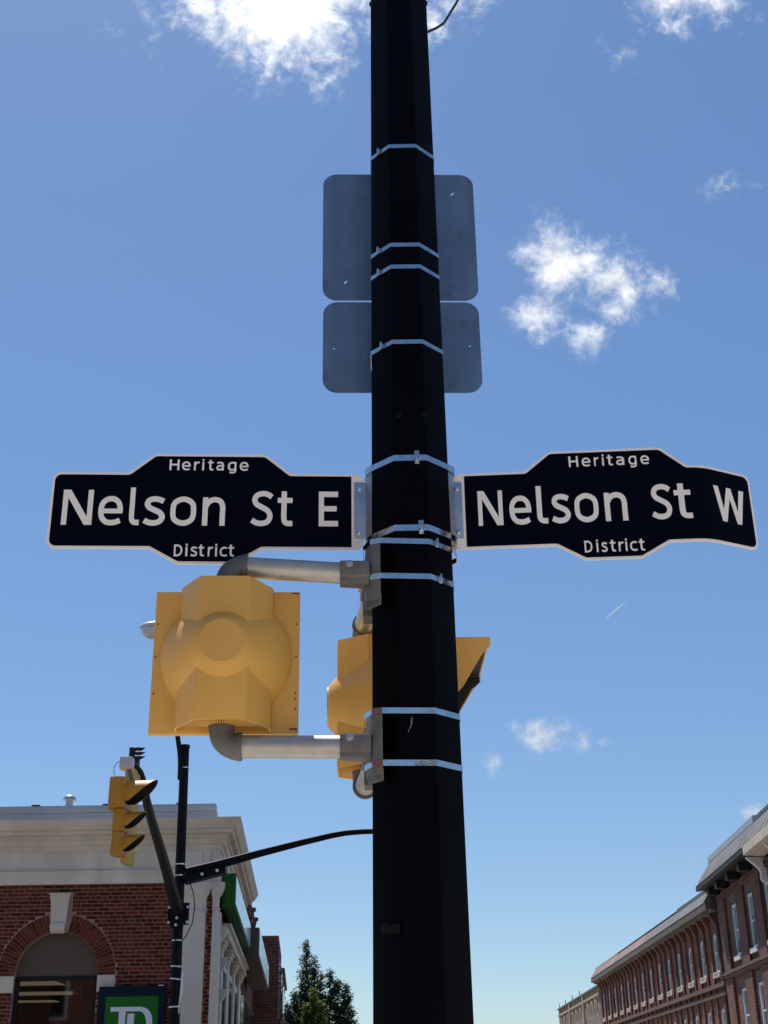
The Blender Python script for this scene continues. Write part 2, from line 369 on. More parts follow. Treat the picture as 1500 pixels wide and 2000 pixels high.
def arc(cx, cy, rx, ry, a0, a1, n=16):
    return [(cx + rx * cos(radians(a0 + (a1 - a0) * i / n)), cy + ry * sin(radians(a0 + (a1 - a0) * i / n))) for i in range(n + 1)]
def fillet(poly, rad, seg=6):
    out = []; n = len(poly)
    for i in range(n):
        p = Vector(poly[i]); a = Vector(poly[i - 1]); b = Vector(poly[(i + 1) % n]); r = rad[i] if isinstance(rad, (list, tuple)) else rad
        da = (a - p); db = (b - p); la, lb = da.length, db.length; da.normalize(); db.normalize()
        th = da.angle(db)
        if r <= 0 or th > pi - 0.02: out.append(tuple(p)); continue
        t = min(r / tan(th / 2), la * 0.49, lb * 0.49); r2 = t * tan(th / 2)
        c = p + (da + db).normalized() * (r2 / sin(th / 2))
        p1 = p + da * t; p2 = p + db * t
        a1 = atan2(p1.y - c.y, p1.x - c.x); a2 = atan2(p2.y - c.y, p2.x - c.x)
        d = (a2 - a1 + pi) % (2 * pi) - pi
        for k in range(seg + 1): out.append((c.x + r2 * cos(a1 + d * k / seg), c.y + r2 * sin(a1 + d * k / seg)))
    return out
def area(p): return 0.5 * sum(p[i][0] * p[(i + 1) % len(p)][1] - p[(i + 1) % len(p)][0] * p[i][1] for i in range(len(p)))
def inset(poly, d):
    """offset a polygon inwards by d (number or one per edge i -> i+1)"""
    n = len(poly); sg = 1 if area(poly) > 0 else -1; out = []
    dd_ = d if isinstance(d, (list, tuple)) else [d] * n
    def line(i):
        a = Vector(poly[i]); b = Vector(poly[(i + 1) % n]); t = (b - a).normalized(); nn = Vector((-t.y, t.x)) * sg
        return a + nn * dd_[i], t
    for i in range(n):
        a, ta = line(i - 1); b, tb = line(i)
        den = ta.x * tb.y - ta.y * tb.x
        if abs(den) < 1e-6: out.append(tuple(b)); continue
        k = ((b.x - a.x) * tb.y - (b.y - a.y) * tb.x) / den
        out.append(tuple(a + ta * k))
    return out
def hull(pts):
    pts = sorted(set((round(a, 6), round(b, 6)) for a, b in pts))
    def half(p):
        h = []
        for q in p:
            while len(h) > 1 and (h[-1][0] - h[-2][0]) * (q[1] - h[-2][1]) - (h[-1][1] - h[-2][1]) * (q[0] - h[-2][0]) <= 0: h.pop()
            h.append(q)
        return h
    a = half(pts); b = half(pts[::-1]); return a[:-1] + b[:-1]

# ================================================================== SETTING: ground, road, pavements
g = MB(); g.box(-3000, 3000, -3000, 3000, -1.0, -0.2); tag(g.build('ground', M['earth'], smooth=False), kind='structure')
g = MB(); g.box(-3.2, 10.5, 7.0, 400, -0.19, 0.0); tag(g.build('road', M['asphalt'], smooth=False), kind='structure')
g = MB(); g.box(-200, 200, 7.0 - 0.004 + 0.0, 20, -0.19, 0.004); tag(g.build('road', M['asphalt'], smooth=False), kind='structure')
g = MB(); g.box(-40, 40, -14, 6.85, -0.19, 0.14); tag(g.build('pavement', M['concrete'], smooth=False), kind='structure')
g = MB(); g.box(-40, 40, 6.852, 6.99, -0.19, 0.15); tag(g.build('kerb', M['concrete'], smooth=False, bevel=0.015), kind='structure')
g = MB(); g.box(-60, -3.35, 20.2, 120, -0.19, 0.14); tag(g.build('pavement', M['concrete'], smooth=False), kind='structure')
g = MB(); g.box(10.65, 60, 20.2, 160, -0.19, 0.14); tag(g.build('pavement', M['concrete'], smooth=False), kind='structure')
g = MB()
for i in range(9): g.box(-3.0 + i * 1.4, -2.4 + i * 1.4, 8.2, 11.0, 0.0, 0.008)
for x in (3.5,):
    for k in range(20): g.box(x, x + 0.12, 22 + k * 9, 25 + k * 9, 0.0, 0.004)
tag(g.build('road_marking', M['paint'], smooth=False), kind='structure')

# ================================================================== MAIN POLE
PX, PY = 0.09, 3.95
def pw(z): return 0.2848 - (z - 1.787) * 0.0146          # width across flats
def octo(z, ins=0.0):
    w = pw(z) / 2 + ins; c = w * tan(radians(22.5))
    return [(PX + a, PY + b) for a, b in ((-c, -w), (c, -w), (w, -c), (w, c), (c, w), (-c, w), (-w, c), (-w, -c))]
pole = empty('signal_pole', (PX, PY, 0.14), 'tall black tapered octagonal pole in the foreground with steel bands', 'pole')
b = MB()
rings = []
for z in (0.14, 2, 4, 6, 8.6):
    ring = fillet(octo(z), 0.010, 3)
    rings.append([Vector((x, y, z)) for x, y in ring])
b.loft(rings); b.build('shaft', M['pole'], pole, smooth=True, angle=20)
b = MB(); bp_ = octo(0.14, 0.10); b.loft([[Vector((x, y, z)) for x, y in bp_] for z in (0.14, 0.18)]); b.build('base_plate', M['pole'], pole)
# small cover plate low on the front, two capped bolt holes, bolt heads at the top edge
def onface(u, z, d=0.0): return Vector((PX + u, PY - pw(z) / 2 - d, z))
b = MB(); b.box(PX - 0.113, PX - 0.062, PY - pw(2.03) / 2 - 0.004, PY - pw(2.03) / 2 + 0.03, 2.020, 2.045); b.build('cover_plate', M['pole_far'], pole, bevel=0.002)
for u in (-0.035, 0.052):
    b = MB(); p = onface(u, 3.70); b.tube([p + Vector((0, 0.01, 0)), p - Vector((0, 0.004, 0))], 0.011, 12); b.build('bolt', M['pole_far'], pole)
for sx in (-1, 1):
    b = MB(); z = 5.69; x = PX + sx * pw(z) / 2
    b.tube([(x - sx * .01, PY - 0.02, z), (x + sx * 0.006, PY - 0.02, z)], 0.009, 8); b.build('bolt', M['arm_far'], pole)
b = MB(); b.tube([(0.16, 3.95, 5.53), (0.205, 3.95, 5.553), (0.245, 3.95, 5.575), (0.275, 3.95, 5.60), (0.295, 3.95, 5.64), (0.325, 3.95, 5.70), (0.37, 3.95, 5.80), (0.5, 3.96, 6.0), (0.9, 4.0, 6.3)], 0.0055, 8)
b.build('cable', M['wire'], pole)

for dx, dz, l in ((-.028, 2.625, .045), (-.022, 2.632, .036)):
    b = MB(); P = onface(dx, dz); q_ = [P + Vector((l * .30 * k / 4 + .003 * sin(k), -0.0004, l * (k / 4 - .5))) for k in range(5)]
    for a_, c_ in zip(q_, q_[1:]): b.add([a_, a_ + Vector((.0011, 0, 0)), c_ + Vector((.0011, 0, 0)), c_], [(0, 1, 2, 3)])
    b.build('scratch', M['galv'], pole, smooth=False)

def band(z, w, extra=(), buckle=None, bside=0.0, tilt=0.0, big=False):
    base = octo(z, 0.0012)
    hp = hull(fillet(base, 0.008, 3) + list(extra))
    if area(hp) < 0: hp = hp[::-1]
    op = inset(hp, -0.0012)
    bb = MB()
    bb.panel(op, [hp], z - w / 2, z + w / 2, lambda a, c, d: Vector((a, c, d + tilt * (a - PX))))
    o = bb.build('steel_band', M['steel'], pole, smooth=True, angle=12)
    if buckle is not None:
        # buckle sits on the face at x = buckle
        best = None
        for i in range(len(op)):
            p, q = op[i], op[(i + 1) % len(op)]
            if p[1] > PY and q[1] > PY: continue
            if min(p[0], q[0]) - 1e-6 <= buckle <= max(p[0], q[0]) + 1e-6 and abs(p[0] - q[0]) > 1e-4:
                t = (buckle - p[0]) / (q[0] - p[0]); y = p[1] + (q[1] - p[1]) * t
                if best is None or y < best[0]: best = (y, p, q)
        y, p, q = best
        tv = Vector((q[0] - p[0], q[1] - p[1], 0)).normalized()
        if tv.x < 0: tv = -tv
        nv = Vector((tv.y, -tv.x, 0))
        zz = z + tilt * (buckle - PX)
        P = Vector((buckle, y, zz))
        def T(p3): return P + tv * p3.x + nv * p3.y + Vector((0, 0, p3.z))
        k = 1.25 if big else 1.0
        c = MB(); h = w * 0.98 * k
        if big:
            c.box(-0.0085, 0.0085, 0.0, 0.004, -h * .95, h * .95, T=T); c.box(-0.0055, 0.0055, 0.003, 0.011, -h * .62, h * .62, T=T)
            c.box(0.0105, 0.0155, 0.0, 0.005, -0.004, 0.001 + h * .35, T=T); c.tube([T(Vector((-0.0045, .008, -h * .6))), T(Vector((0.0045, .008, -h * .6)))], 0.004, 8)
        else:
            c.box(-0.008, 0.008, 0.0, 0.005, -h * .55, h * .55, T=T); c.box(-0.0035, 0.0065, 0.004, 0.010, -h * .80, h * 1.0, T=T)
            c.box(-0.010, 0.004, 0.003, 0.009, -h * 0.92, -h * .55, T=T); c.box(0.006, 0.0125, 0.001, 0.007, -h * .35, h * .45, T=T)
        c.build('buckle', M['steel'], o, bevel=0.0015)
    return o
fl = [(PX - pw(4.4) / 2 - .0, PY)]
for z, bx in ((4.863, PX - 0.088), (4.408, PX - 0.094), (4.312, PX - 0.094), (3.994, PX - 0.087)):
    band(z, 0.017, (), bx)
# sign brackets stand out on both flanks
SL, SR = PX - pw(3.4) / 2, PX + pw(3.4) / 2
sb = [(SL - 0.022, PY - 0.022), (SL - 0.022, PY + 0.03), (SR + 0.022, PY - 0.022), (SR + 0.022, PY + 0.03)]
band(3.538, 0.0215, sb, PX + 0.022, big=True)
band(3.282, 0.0215, sb, PX + 0.030, big=True)
h1 = [(PX - 0.136, PY - 0.135), (PX - 0.104, PY - 0.148)]
h2 = [(PX - 0.160, PY - 0.075), (PX - 0.160, PY + 0.09)]
band(3.232, 0.0185, h1 + h2 + [(SR + 0.02, PY + 0.0), (SR + .02, PY + .03)], PX + 0.076)
band(3.110, 0.0185, h1 + h2, PX + 0.084)
band(2.668, 0.0185, h1 + h2)
band(2.507, 0.0185, h1 + h2)

# ================================================================== BLANK SIGN BACKS behind the pole
def slot(cx, cy, l, w, ang):
    pts = arc(l / 2, 0, w / 2, w / 2, -90, 90, 6) + arc(-l / 2, 0, w / 2, w / 2, 90, 270, 6)
    a = radians(ang); return [(cx + x * cos(a) - y * sin(a), cy + x * sin(a) + y * cos(a)) for x, y in pts]
def blank(z0, z1, x0, x1, slots, label, Yb):
    t = empty('sign_plate', ((x0 + x1) / 2, Yb, z0), label, 'sign', 'blank sign backs strapped to the pole')
    outer = fillet([(x0, z0), (x1, z0), (x1, z1), (x0, z1)], 0.055, 8)
    b = MB(); b.panel(outer, slots, 0, 0.003, lambda a, c, d: Vector((a, Yb + 0.03 * (a - PX) + d, c)))
    b.build('panel', M['plate'], t, smooth=True, angle=25)
    b = MB(); b.box(PX - 0.03, PX + 0.03, PY + pw(4.5) / 2 - 0.002, Yb - 0.002, z0 + 0.03, z1 - 0.03); b.build('bracket', M['galv'], t, bevel=0.002)
blank(4.352, 4.950, -0.222, 0.374, [slot(0.290, 4.855, .010, .009, 50), slot(-0.134, 4.435, .010, .009, 50)], 'taller blank aluminium sign back, the upper one behind the pole, with two slots', 4.10)
blank(3.949, 4.344, -0.219, 0.371, [arc(-0.177, 4.138, .004, .004, 0, 330, 8), arc(0.331, 4.149, .004, .004, 0, 330, 8)], 'shorter blank aluminium sign back, the lower one behind the pole', 4.10)

# ================================================================== STREET NAME SIGNS
SW = 0.152
def cat(pts, n=5, closed=False):
    P = [Vector(p) for p in pts]; out = []
    m = len(P) if closed else len(P) - 1
    for i in range(m):
        if closed: p0, p1, p2, p3 = P[i - 1], P[i], P[(i + 1) % len(P)], P[(i + 2) % len(P)]
        else: p0, p1, p2, p3 = P[max(i - 1, 0)], P[i], P[i + 1], P[min(i + 2, len(P) - 1)]
        for k in range(n):
            t = k / n
            out.append(tuple(0.5 * ((2 * p1) + (p2 - p0) * t + (2 * p0 - 5 * p1 + 4 * p2 - p3) * t * t + (3 * p1 - p0 - 3 * p2 + p3) * t ** 3)))
    if not closed: out.append(tuple(P[-1]))
    return out
h = SW / 2
GL = {
    'N': (.87, [('p', [(0, 0), (SW, 0), (SW, 1), (0, 1)]), ('p', [(.87 - SW, 0), (.87, 0), (.87, 1), (.87 - SW, 1)]), ('p', [(0, 1), (.215, 1), (.87, 0), (.655, 0)])]),
    'H': (.74, [('p', [(0, 0), (SW, 0), (SW, 1), (0, 1)]), ('p', [(.74 - SW, 0), (.74, 0), (.74, 1), (.74 - SW, 1)]), ('p', [(.1, .44), (.64, .44), (.64, .59), (.1, .59)])]),
    'E': (.57, [('p', [(0, 0), (SW, 0), (SW, 1), (0, 1)]), ('p', [(.1, 0), (.57, 0), (.57, .155), (.1, .155)]), ('p', [(.1, .43), (.53, .43), (.53, .58), (.1, .58)]), ('p', [(.1, .845), (.57, .845), (.57, 1), (.1, 1)])]),
    'W': (1.12, [('p', [(0, 1), (.175, 1), (.37, 0), (.21, 0)]), ('p', [(.21, 0), (.37, 0), (.64, 1), (.48, 1)]), ('p', [(.48, 1), (.64, 1), (.91, 0), (.75, 0)]), ('p', [(.75, 0), (.91, 0), (1.12, 1), (.945, 1)])]),
    'e': (.71, [('s', [(.10, .40), (.62, .40)], .135), ('s', cat([(.625, .335), (.63, .45), (.59, .62), (.48, .725), (.355, .75), (.22, .715), (.115, .60), (.082, .41), (.12, .215), (.235, .095), (.38, .067), (.52, .085), (.64, .135)]))]),
    'l': (.32, [('s', cat([(h, 1.08), (h, .6), (h, .22), (.115, .115), (.19, .078), (.31, .078)]))]),
    's': (.60, [('s', cat([(.54, .685), (.42, .735), (.29, .752), (.155, .715), (.10, .61), (.16, .505), (.31, .43), (.45, .355), (.515, .235), (.45, .115), (.30, .067), (.16, .08), (.03, .14)]), .155)]),
    'o': (.74, [('c', cat([(.37, .752), (.545, .70), (.655, .57), (.655, .25), (.545, .115), (.37, .067), (.195, .115), (.085, .25), (.085, .57), (.195, .70)], closed=True))]),
    'n': (.66, [('p', [(0, 0), (SW, 0), (SW, .81), (0, .81)]), ('s', cat([(.09, .55), (.19, .69), (.35, .745), (.51, .69), (.575, .54), (.575, .3), (.575, 0)]))]),
    'S': (.65, [('s', cat([(.60, .83), (.48, .905), (.33, .928), (.17, .875), (.11, .745), (.17, .62), (.33, .53), (.49, .43), (.555, .285), (.49, .13), (.33, .072), (.17, .09), (.035, .165)]))]),
    't': (.43, [('s', cat([(.185, 1.0), (.185, .6), (.185, .24), (.215, .12), (.30, .075), (.43, .08)])), ('p', [(0, .665), (.43, .665), (.43, .81), (0, .81)])]),
    'i': (.165, [('p', [(0, 0), (SW, 0), (SW, .81), (0, .81)]), ('p', [(0, .90), (SW, .90), (SW, 1.06), (0, 1.06)])]),
    'r': (.44, [('p', [(0, 0), (SW, 0), (SW, .81), (0, .81)]), ('s', cat([(.09, .50), (.17, .65), (.29, .73), (.45, .742)]))]),
    'a': (.60, [('s', cat([(.08, .69), (.20, .745), (.36, .735), (.49, .66), (.515, .52), (.515, .25), (.515, 0)])), ('s', cat([(.50, .46), (.30, .445), (.15, .385), (.083, .245), (.13, .115), (.25, .075), (.39, .11), (.49, .21)]), .145)]),
    'g': (.69, [('s', cat([(.60, .81), (.605, .4), (.605, .03), (.55, -.13), (.38, -.195), (.14, -.15)])), ('s', cat([(.58, .66), (.48, .735), (.34, .745), (.18, .68), (.085, .52), (.09, .27), (.18, .11), (.33, .065), (.48, .10), (.58, .20)]), .155)]),
    'D': (.74, [('p', [(0, 0), (SW, 0), (SW, 1), (0, 1)]), ('s', [(.1, .922)] + cat([(.28, .922), (.48, .865), (.61, .72), (.655, .5), (.61, .28), (.48, .135), (.28, .078)]) + [(.1, .078)], .155)]),
    'c': (.60, [('s', cat([(.58, .70), (.47, .742), (.36, .75), (.20, .695), (.09, .56), (.085, .27), (.195, .12), (.35, .068), (.47, .075), (.59, .125)]))]),
}
def stroke_poly(pts, w, closed):
    n = len(pts); P = [Vector(p) for p in pts]; L_, R_ = [], []
    for i in range(n):
        if closed: a, c = P[i - 1], P[(i + 1) % n]
        else: a, c = P[max(i - 1, 0)], P[min(i + 1, n - 1)]
        t = (c - a).normalized(); nn = Vector((-t.y, t.x)) * w / 2
        L_.append(tuple(P[i] + nn)); R_.append(tuple(P[i] - nn))
    return L_, R_
def glyph(mb, ch, x, y, hgt, d0, T, wscale=1.0):
    wd, parts = GL[ch]; k = hgt
    for j, pt in enumerate(parts):
        d = d0 + 0.00012 * j; tp = pt[0]
        f = lambda q: (x + q[0] * k * wscale, y + q[1] * k)
        if tp == 'p': mb.panel([f(q) for q in pt[1]], [], d, d0 - 0.0006, T)
        else:
            L_, R_ = stroke_poly(pt[1], pt[2] if len(pt) > 2 else SW, tp == 'c')
            if tp == 's': mb.panel([f(q) for q in L_ + R_[::-1]], [], d, d0 - 0.0006, T)
            else:
                o_, i_ = (L_, R_) if abs(area(L_)) > abs(area(R_)) else (R_, L_)
                mb.panel([f(q) for q in o_], [[f(q) for q in i_]], d, d0 - 0.0006, T)
ZU = 0.000776      # metres per unit of the lettering layout
BIG = [('N', 98, 130), ('e', 252, 106), ('l', 386, 45), ('s', 446, 95), ('o', 562, 110), ('n', 700, 99), ('S', 908, 98), ('t', 1024, 65)]
TOPW = [('H', 560, 43), ('e', 614, 38), ('r', 667, 23), ('i', 703, 9), ('t', 728, 24), ('a', 764, 34), ('g', 815, 38), ('e', 867, 39)]
BOTW = [('D', 587, 36), ('i', 636, 9), ('s', 657, 30), ('t', 691, 24), ('r', 731, 21), ('i', 762, 9), ('c', 782, 31), ('t', 818, 25)]
# the right-hand blade is set narrower: (letter, start, end) in its own layout units
BIGR = [('N', 210, 323), ('e', 352, 453), ('l', 478, 528), ('s', 544, 631), ('o', 650, 757), ('n', 786, 889), ('S', 996, 1091), ('t', 1103, 1178)]
TOPR = [('H', 612, 655), ('e', 671, 711), ('r', 727, 748), ('i', 764, 773), ('t', 786, 812), ('a', 827, 865), ('g', 884, 921), ('e', 938, 978)]
BOTR = [('D', 682, 718), ('i', 736, 745), ('s', 759, 787), ('t', 798, 823), ('r', 837, 859), ('i', 868, 877), ('c', 889, 921), ('t', 929, 955)]
def letters_for(side, row):
    if side < 0:
        tb_ = {'big': BIG + [('E', 1203, 84)], 'top': TOPW, 'bot': BOTW}[row]
        return [(ch, -1.011 + (a - 98) * ZU - (0.0125 if row == 'top' else 0.002), w * ZU) for ch, a, w in tb_]
    tb_ = {'big': BIGR, 'top': TOPR, 'bot': BOTR}[row]
    st, k0, ref = {'big': (0.088, 0.000737, 210), 'top': (0.4045, 0.000745, 612), 'bot': (0.4340, 0.000724, 682)}[row]
    out = [(ch, st + (a - ref) * k0, (c - a) * k0) for ch, a, c in tb_]
    if row == 'big': out.append(('W', 0.888, 0.130))
    return out
def street_sign(side, label):
    """flat sign built in (u, v, d) and laid on its face; u runs away from the pole's left edge of the blade"""
    vb = 3.262
    poly = [(-1.055, 3.262), (-.717, 3.262), (-.622, 3.208), (-.435, 3.208), (-.343, 3.262), (-.004, 3.262),
            (-.004, 3.542), (-.252, 3.542), (-.338, 3.614), (-.715, 3.614), (-.800, 3.542), (-1.055, 3.542)]
    rad = [.030, .03, .03, .03, .03, .030, .030, .03, .03, .03, .03, .030]
    if side > 0: poly = [(-a, c) for a, c in poly]
    if side < 0:
        O = Vector((-0.065, 3.94, -0.004)); yaw = radians(3.0)
        tv = Vector((cos(yaw), sin(yaw), 0)); nv = Vector((sin(yaw), -cos(yaw), 0))
        def place(p): return O + tv * p.x + nv * p.z + Vector((0, 0, p.y))
        sl = None
    else:
        O = Vector((0.230, 3.94, -0.009)); yaw = radians(-3.2)
        ub, ul, am = 0.80, 0.09, radians(30)
        def place(p):
            u, v, d = p.x, p.y, p.z
            # integrate the heading: straight, then a smooth kink, then straight
            if u <= ub: du = Vector((cos(yaw), sin(yaw), 0)) * u; hd = yaw
            else:
                q = Vector((cos(yaw), sin(yaw), 0)) * ub; s_ = ub; N_ = 12; st = (u - ub) / N_
                for k in range(N_):
                    m_ = min(1, (s_ + st / 2 - ub) / ul); hh = yaw + am * m_; q = q + Vector((cos(hh), sin(hh), 0)) * st; s_ += st
                du = q; hd = yaw + am * min(1, (u - ub) / ul)
            return O + du + Vector((sin(hd), -cos(hd), 0)) * d + Vector((0, 0, v))
        sl = [0.80 + 0.01 * i for i in range(11)]
    flat = lambda a, c, d: Vector((a, c, d))
    t = empty('street_name_sign', place(Vector((-0.5 if side < 0 else 0.5, 3.208, 0))), label, 'street sign', 'street name signs on the black pole')
    b = MB(); b.panel(fillet(poly, rad, 7), [], 0, -0.004, flat); plate = b.build('panel', M['sheet'], t, sliceu=sl, remap=place, angle=25)
    # a thin rolled lip along the rim
    d_ = [0.009] * len(poly); d_[5] = 0.041
    inn = inset(poly, d_)
    r2 = [0.022] * 12; r2[5] = r2[6] = 0.002
    b = MB(); b.panel(fillet(inn, r2, 6), [], 0.0008, -0.0005, flat); b.build('face', M['navy'], t, sliceu=sl, remap=place, angle=25)
    for ch, u_, w_ in letters_for(side, 'big'):
        b = MB(); hgt = 0.129; glyph(b, ch, u_, 3.3460 if side < 0 else 3.345, hgt, 0.0016, flat, wscale=w_ / (GL[ch][0] * hgt))
        b.build('letter', M['sheet'], t, smooth=False, sliceu=sl, remap=place)
    return t, place, flat, sl
# (small lettering needs the same mapping: done in one pass below)
def small_letters(t, place, flat, sl, side):
    for row, yb, hgt in (('top', 3.5520, 0.0405), ('bot', 3.2345, 0.0425)):
        for ch, u_, w_ in letters_for(side, row):
            b = MB(); glyph(b, ch, u_, yb, hgt, 0.0016, flat, wscale=w_ / (GL[ch][0] * hgt))
            b.build('letter', M['sheet'], t, smooth=False, sliceu=sl, remap=place)
for side, lab in ((-1, 'flat navy street name blade on the left of the pole reading Nelson St E'), (1, 'bent navy street name blade on the right of the pole reading Nelson St W')):
    t, place, flat, sl = street_sign(side, lab)
    small_letters(t, place, flat, sl, side)
    # galvanised hinge plate, wing against the pole and two bolts
    u0_, u1_ = (-0.036, 0.018) if side < 0 else (-0.018, 0.036)
    b = MB(); b.box(min(u0_, u1_), max(u0_, u1_), 3.302, 3.510, 0.001, 0.0045)
    br = b.build('bracket', M['galv'], t, bevel=0.001, remap=lambda p: place(Vector((p.x, p.y, p.z))))
    zb0, zb1 = 3.262, 3.556
    xs = SL if side < 0 else SR
    b = MB(); o_ = -1 if side < 0 else 1
    pl_ = [(xs + o_ * 0.020, PY - 0.020), (xs - o_ * 0.004, PY - 0.040 - .012), (xs - o_ * 0.006, PY - 0.046), (xs + o_ * 0.002, PY - 0.03), (xs + o_ * 0.002, PY + 0.03), (xs + o_ * 0.020, PY + 0.028)]
    b.panel(pl_, [], zb0, zb1, lambda a, c, d: Vector((a, c, d))); b.build('clamp_channel', M['galv'], t, bevel=0.0015)
    for zz in (3.325, 3.487):
        b = MB(); uu = -0.018 if side < 0 else 0.020
        P0 = place(Vector((uu, zz, 0.0045))); P1 = place(Vector((uu, zz, 0.012))); b.tube([P0, P1], 0.0082, 6); P2 = place(Vector((uu, zz, 0.0055))); b.tube([P0, P2], 0.0115, 16)
        b.build('bolt', M['steel'], t, bevel=0.0008)

# ================================================================== PEDESTRIAN SIGNALS
def ped_signal(ox, oy, yaw, label, pipe_to, zpipe_end, hw=0.198):
    ca, sa = cos(yaw), sin(yaw)
    def T(p): return Vector((ox + p[0] * ca - p[1] * sa, oy + p[0] * sa + p[1] * ca, p[2]))
    P3 = lambda a, c, d: T((a, c, d))
    t = empty('pedestrian_signal', (ox, oy, 2.62), label, 'signal', 'yellow pedestrian signals on the black pole')
    z0, z1 = 2.625, 3.096
    # front box and back plate
    b = MB(); b.box(-0.232, 0.232, 0.060, 0.084, z0, z1, T=T); b.build('back_plate', M['yellow'], t, bevel=0.003)
    b = MB(); b.box(-0.212, 0.212, 0.0685, 0.105, z0 + 0.006, z1 - 0.006, T=T); b.build('case', M['yellow'], t, bevel=0.008)
    b = MB()
    for x, z in ((-.222, 2.985), (-.222, 2.875), (-.222, 2.755), (.222, 2.985), (.222, 2.875), (.222, 2.755), (.221, 2.737), (.222, 2.705)):
        b.tube([T((x, 0.0605, z)), T((x, 0.0592, z))], 0.0028, 8)
    b.build('screw', M['darkhole'], t)
    b = MB(); b.box(.206, .228, 0.0585, 0.0605, z1 - 0.008, z1 - 0.0045, T=T); b.box(.204, .228, 0.0585, 0.0605, z0 + 0.012, z0 + 0.017, T=T); b.build('sticker', M['red'], t)
    # trunk with bevelled shoulders
    plan = [(-.150, .0615), (-.146, .018), (-.076, -.092), (.076, -.092), (.146, .018), (.150, .0615)]
    pf = fillet(plan, [0, .010, .014, .014, .010, 0], 5)
    ip = inset(pf, 0.006)
    b = MB(); b.panel(pf, [ip], z0 + 0.006, z1 - 0.004, P3); b.build('trunk', M['yellow'], t, bevel=0.003, angle=30)
    b = MB(); b.panel(inset(pf, .0055), [], z1 - 0.016, z1 - 0.0045, P3); b.panel(inset(pf, .0055), [], z0 + 0.13, z0 + 0.15, P3); b.build('trunk_cap', M['yellow'], t)
    b = MB()
    for k in range(25):
        a = radians(-86 + k * 172 / 24) - pi / 2
        dx, dy = cos(a), sin(a)
        # ray from the pipe hole to the inner rim
        best = 9
        for i in range(len(ip)):
            p, q = Vector(ip[i]), Vector(ip[(i + 1) % len(ip)]); e = q - p; den = dx * e.y - dy * e.x
            if abs(den) < 1e-9: continue
            s_ = (p.x * e.y - p.y * e.x) / den; w_ = (p.x * dy - p.y * dx) / den
            if s_ > 0 and 0 <= w_ <= 1: best = min(best, s_)
        if best > 8: continue
        nx, ny = -dy * 0.0017, dx * 0.0017; r1 = 0.036
        q = [(dx * r1 - nx, dy * r1 - ny), (dx * best - nx, dy * best - ny), (dx * best + nx, dy * best + ny), (dx * r1 + nx, dy * r1 + ny)]
        b.panel(q, [], z0 + 0.0075, z0 + 0.129, P3)
    b.build('rib', M['yellow'], t, smooth=False)
    # shallow cone with a flat disc at its tip
    zc = 2.868
    prof = [(0.209, 0.0605), (0.207, 0.045), (0.198, 0.030), (0.150, -0.035), (0.100, -0.098), (0.084, -0.115), (0.078, -0.121), (0.0715, -0.1235), (0.0705, -0.1265), (0.0685, -0.128), (0.02, -0.129)]
    rings = [[T((r * cos(2 * pi * k / 64), y, zc + r * sin(2 * pi * k / 64))) for k in range(64)] for r, y in prof]
    b = MB(); b.loft(rings); b.build('cone', M['yellow'], t, angle=24)
    # deep hood in front of the lens, cut back on a slant: top, two cheeks, black lining
    L0 = 0.445; yb = 0.106; zt_ = z1 - 0.02
    b = MB(); b.box(-hw, hw, yb, L0, zt_ - 0.030, zt_ - 0.024, T=T)
    pr_ = [(yb, z0 + 0.03), (yb + .03, z0 + 0.03), (L0 - 0.10, zt_ - 0.20), (L0 - .03, zt_ - 0.085), (L0, zt_ - 0.055), (L0, zt_ - 0.0305), (yb, zt_ - 0.0305)]
    for sx in (-1, 1): b.panel(pr_, [], sx * hw, sx * (hw - .004), lambda a, c, d: T((d, a, c)))
    b.build('hood', M['yellow'], t)
    b = MB(); b.box(-hw + .006, hw - .006, yb + .003, L0 - 0.006, zt_ - 0.034, zt_ - 0.0315, T=T)
    pr_ = [(yb + .003, z0 + 0.035), (yb + .028, z0 + 0.035), (L0 - 0.104, zt_ - 0.20), (L0 - .036, zt_ - 0.085), (L0 - .004, zt_ - 0.06), (L0 - .004, zt_ - 0.036), (yb + .003, zt_ - 0.036)]
    for sx in (-1, 1): b.panel(pr_, [], sx * (hw - .0045), sx * (hw - .007), lambda a, c, d: T((d, a, c)))
    b.build('lining', M['black'], t)
    b = MB(); b.box(-0.18, 0.18, 0.1055, 0.112, z0 + 0.04, z1 - 0.04, T=T); b.build('lens', M['glassdark'], t)
    # elbows and pipes
    C0 = Vector((ox, oy, 0)); tgt = Vector(pipe_to); dirv = Vector((tgt.x - ox, tgt.y - oy, 0)); Ld = dirv.length; dirv.normalize()
    for up, zp, ze in ((1, 3.156, zpipe_end[0]), (-1, 2.570, zpipe_end[1])):
        zs = (z1 + 0.0) if up > 0 else z0 + 0.014
        R_ = 0.050
        pts = [C0 + Vector((0, 0, zs)), C0 + Vector((0, 0, zp - up * R_))]
        for k in range(1, 9):
            a = pi / 2 * k / 8
            pts.append(C0 + dirv * (R_ * (1 - cos(a))) + Vector((0, 0, zp - up * R_ * (1 - sin(a)))))
        pts.append(C0 + dirv * (R_ + 0.012) + Vector((0, 0, zp)))
        rad = [0.0385] * len(pts); rad[-1] = rad[-2] = 0.0415; rad[-3] = 0.0405
        b = MB(); b.tube(pts, rad, 28); b.tube([C0 + dirv * (R_ - 0.002) + Vector((0, 0, zp)), C0 + dirv * (R_ + 0.014) + Vector((0, 0, zp))], 0.0435, 28)
        if up < 0: b.tube([C0 + Vector((0, 0, zs + .01)), C0 + Vector((0, 0, zs - 0.012))], 0.041, 28)
        b.build('elbow', M['alu'], t, angle=40)
        pe = C0 + dirv * (Ld - 0.03) + Vector((0, 0, ze))
